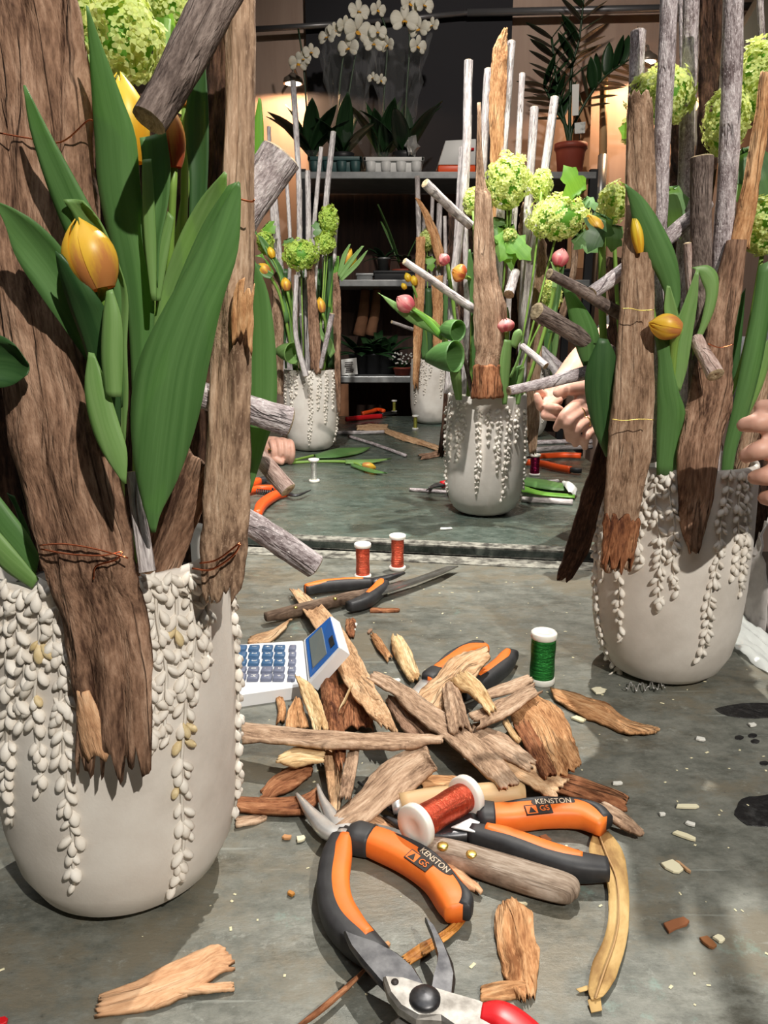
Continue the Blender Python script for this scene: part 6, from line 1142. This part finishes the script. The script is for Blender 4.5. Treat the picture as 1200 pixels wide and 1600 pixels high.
# --- person pinching a stick behind the planter of the green spool
L2 = [
    (H([(1015, 570, 1.24), (965, 590, 1.23), (935, 606, 1.21)]), [.034, .029, .028]), (H([(940, 606, 1.21), (926, 622, 1.2), (918, 636, 1.19)]), [.027, .026, .02]),
    (H([(938, 620, 1.22), (934, 645, 1.21), (932, 662, 1.205)]), [.026, .022, .016]),
    (H([(924, 606, 1.18), (902, 606, 1.16), (884, 608, 1.15), (871, 614, 1.15)]), [.0165, .0135, .0108, .0078]),
    (H([(912, 622, 1.17), (886, 645, 1.13), (876, 658, 1.135), (869, 669, 1.145)]), [.0094, .0092, .0078, .0062]),
    (H([(920, 636, 1.17), (891, 656, 1.125), (888, 672, 1.135), (889, 686, 1.147)]), [.0094, .0092, .0078, .0062]),
    (H([(926, 652, 1.17), (903, 668, 1.128), (899, 682, 1.138), (899, 694, 1.15)]), [.009, .0088, .0074, .006]),
    (H([(932, 668, 1.175), (917, 680, 1.135), (914, 690, 1.145), (914, 699, 1.155)]), [.008, .0078, .0068, .0055]),
    (H([(975, 515, 1.38), (915, 558, 1.32), (886, 594, 1.27)]), [.034, .027, .024]), (H([(886, 594, 1.27), (868, 612, 1.25), (862, 622, 1.24)]), [.024, .021, .015]),
    (H([(858, 626, 1.235), (847, 636, 1.215), (842, 628, 1.205), (839, 618, 1.205)]), [.0092, .0088, .0076, .006]),
    (H([(866, 634, 1.23), (852, 648, 1.205), (863, 651, 1.19), (876, 653, 1.19)]), [.0092, .0088, .0076, .006]),
    (H([(872, 626, 1.23), (858, 636, 1.2), (868, 637, 1.185), (876, 640, 1.185)]), [.009, .0086, .0074, .006]),
    (H([(854, 618, 1.245), (844, 614, 1.23), (839, 606, 1.225)]), [.008, .0074, .0058])]
c2 = (.79, 1.1); sk, cl = torso(c2, .92, 1.4, 1.58, (-.9, -.4, 0))
sh1, sh2 = V((.7, 1.0, 1.33)), V((.74, 1.27, 1.33)); e1, e2 = V((.62, 1.0, 1.1)), V((.66, 1.34, 1.13))
sk += [([V((c2[0], c2[1], 1.4)), sh1, e1, PX(1015, 570, 1.24)], [.05, .04, .036, .034]), ([V((c2[0], c2[1], 1.4)), sh2, e2, PX(975, 515, 1.38)], [.05, .04, .036, .034])]
cl += [([sh1, e1, PX(1005, 573, 1.24)], [.065, .052, .042]), ([sh2, e2, PX(965, 522, 1.37)], [.065, .052, .042])]
p2_ = person('person in dark top and pale grey trousers pinching a stick at the table gap', sk+L2, cl, 'cloth_dark', (V((c2[0], c2[1], 1.58)), .09),
       rings=((PX(905, 646, 1.146), (PX(891, 656, 1.125)-PX(920, 636, 1.17)).normalized(), .0098), (PX(914, 660, 1.147), (PX(903, 668, 1.128)-PX(926, 652, 1.17)).normalized(), .0095)))
lg = [([V((.76, 1.0, .98)), V((.68, .98, .9)), V((.63, .98, .8)), V((.63, .98, .5)), V((.65, .98, .05))], [.12, .125, .105, .08, .06]), ([V((.8, 1.16, .98)), V((.78, 1.16, .9)), V((.76, 1.18, .5)), V((.76, 1.18, .05))], [.12, .12, .09, .06])]
ms = [tube(p, r, 16, m=24, rough=.14, seed=i) for i, (p, r) in enumerate(lg)]
o = mk('trousers', *merge(*ms)[:2], 'cloth_grey', p2_); md = o.modifiers.new('fuse', 'REMESH'); md.mode = 'VOXEL'; md.voxel_size = .008; md.use_smooth_shade = True
mk('apron_flap', *ribbon([V((.5, .98, 1.0)), V((.495, .95, .9)), V((.5, .93, .72))], [V((.54, 1.14, 1.0)), V((.53, 1.16, .9)), V((.52, 1.17, .72))], V((-1, 0, 0)), n=24, k=20, thick=.002, curl=.12, rough=.012, edge=.03, seed=8), 'cloth_grey', p2_)
# --- person whose fist holds the lying tulips
L1 = [(H([(300, 640, 1.95), (370, 675, 1.92), (412, 698, 1.88)]), [.036, .029, .027]), (H([(412, 698, 1.88), (428, 700, 1.86), (440, 700, 1.86)]), [.03, .034, .03]), (H([(415, 706, 1.87), (430, 710, 1.86), (442, 708, 1.86)]), [.026, .03, .026])]
for i, (x, y) in enumerate(((424, 690), (434, 688), (444, 688), (453, 690))):
    L1.append((H([(x-4, y, 1.87), (x+2, y+3, 1.832), (x+4, y+20, 1.822), (x+1, y+32, 1.835), (x-3, y+30, 1.85)]), [.0094, .0092, .0086, .0078, .0066]))
L1.append((H([(420, 704, 1.85), (428, 716, 1.825), (440, 722, 1.82)]), [.014, .012, .009]))
c1 = (-1.02, 2.5); sk, cl = torso(c1, .5, 1.3, 1.47, (.7, -.7, 0))
sh = V((c1[0]+.13, c1[1]-.13, 1.22)); eb = PX(215, 590, 2.02); wr = PX(330, 655, 1.94)
sk += [([V((c1[0], c1[1], 1.3)), sh, eb, PX(300, 640, 1.95)], [.05, .04, .036, .034])]
cl += [([sh, eb, wr], [.07, .055, .045]), ([V((-.98, 2.4, .5)), V((-.86, 2.15, .48)), V((-.86, 2.12, .1))], [.09, .075, .055]), ([V((-1.1, 2.4, .5)), V((-1.06, 2.15, .48)), V((-1.06, 2.12, .1))], [.09, .075, .055])]
person('person in dark clothes whose fist rests on the lying tulips', sk+L1, cl, 'cloth_dark', (V((c1[0], c1[1], 1.47)), .09), rings=((PX(426, 702, 1.828), (0, -.1, 1), .0132),))
# --- hand of a person standing beside the near table
L3 = [(H([(1460, 690, .72), (1340, 705, .7), (1270, 702, .69)]), [.034, .027, .024]), (H([(1272, 700, .69), (1250, 690, .685), (1234, 682, .68)]), [.024, .025, .018]), (H([(1272, 708, .69), (1256, 720, .685), (1242, 732, .68)]), [.022, .022, .016])]
for i, (x0, y0, x1, y1, x2, y2) in enumerate(((1228, 664, 1192, 660, 1163, 664), (1230, 696, 1192, 702, 1166, 712), (1236, 726, 1204, 742, 1180, 746), (1240, 752, 1216, 776, 1196, 778), (1256, 660, 1220, 640, 1190, 636))):
    L3.append((H([(x0, y0, .675), (x1, y1, .65), (x2, y2, .655)]), [.0098, .0092, .0068]))
c3 = (.98, .62); sk, cl = torso(c3, .9, 1.42, 1.6, (-1, 0, 0))
sh = V((.9, .75, 1.36)); eb = V((.86, .74, 1.12)); wr = PX(1460, 690, .72)
sk += [([V((c3[0], c3[1], 1.42)), sh, eb, wr], [.05, .04, .036, .034])]; cl += [([sh, eb, wr.lerp(eb, .1)], [.065, .052, .043]), ([V((.98, .55, .92)), V((.98, .55, .5)), V((.98, .55, .05))], [.11, .085, .06]), ([V((.98, .72, .92)), V((.98, .72, .5)), V((.98, .72, .05))], [.11, .085, .06])]
person('person reaching a hand past the torn dark bark strip by the planter', sk+L3, cl, 'cloth_dark', (V((c3[0], c3[1], 1.6)), .09))
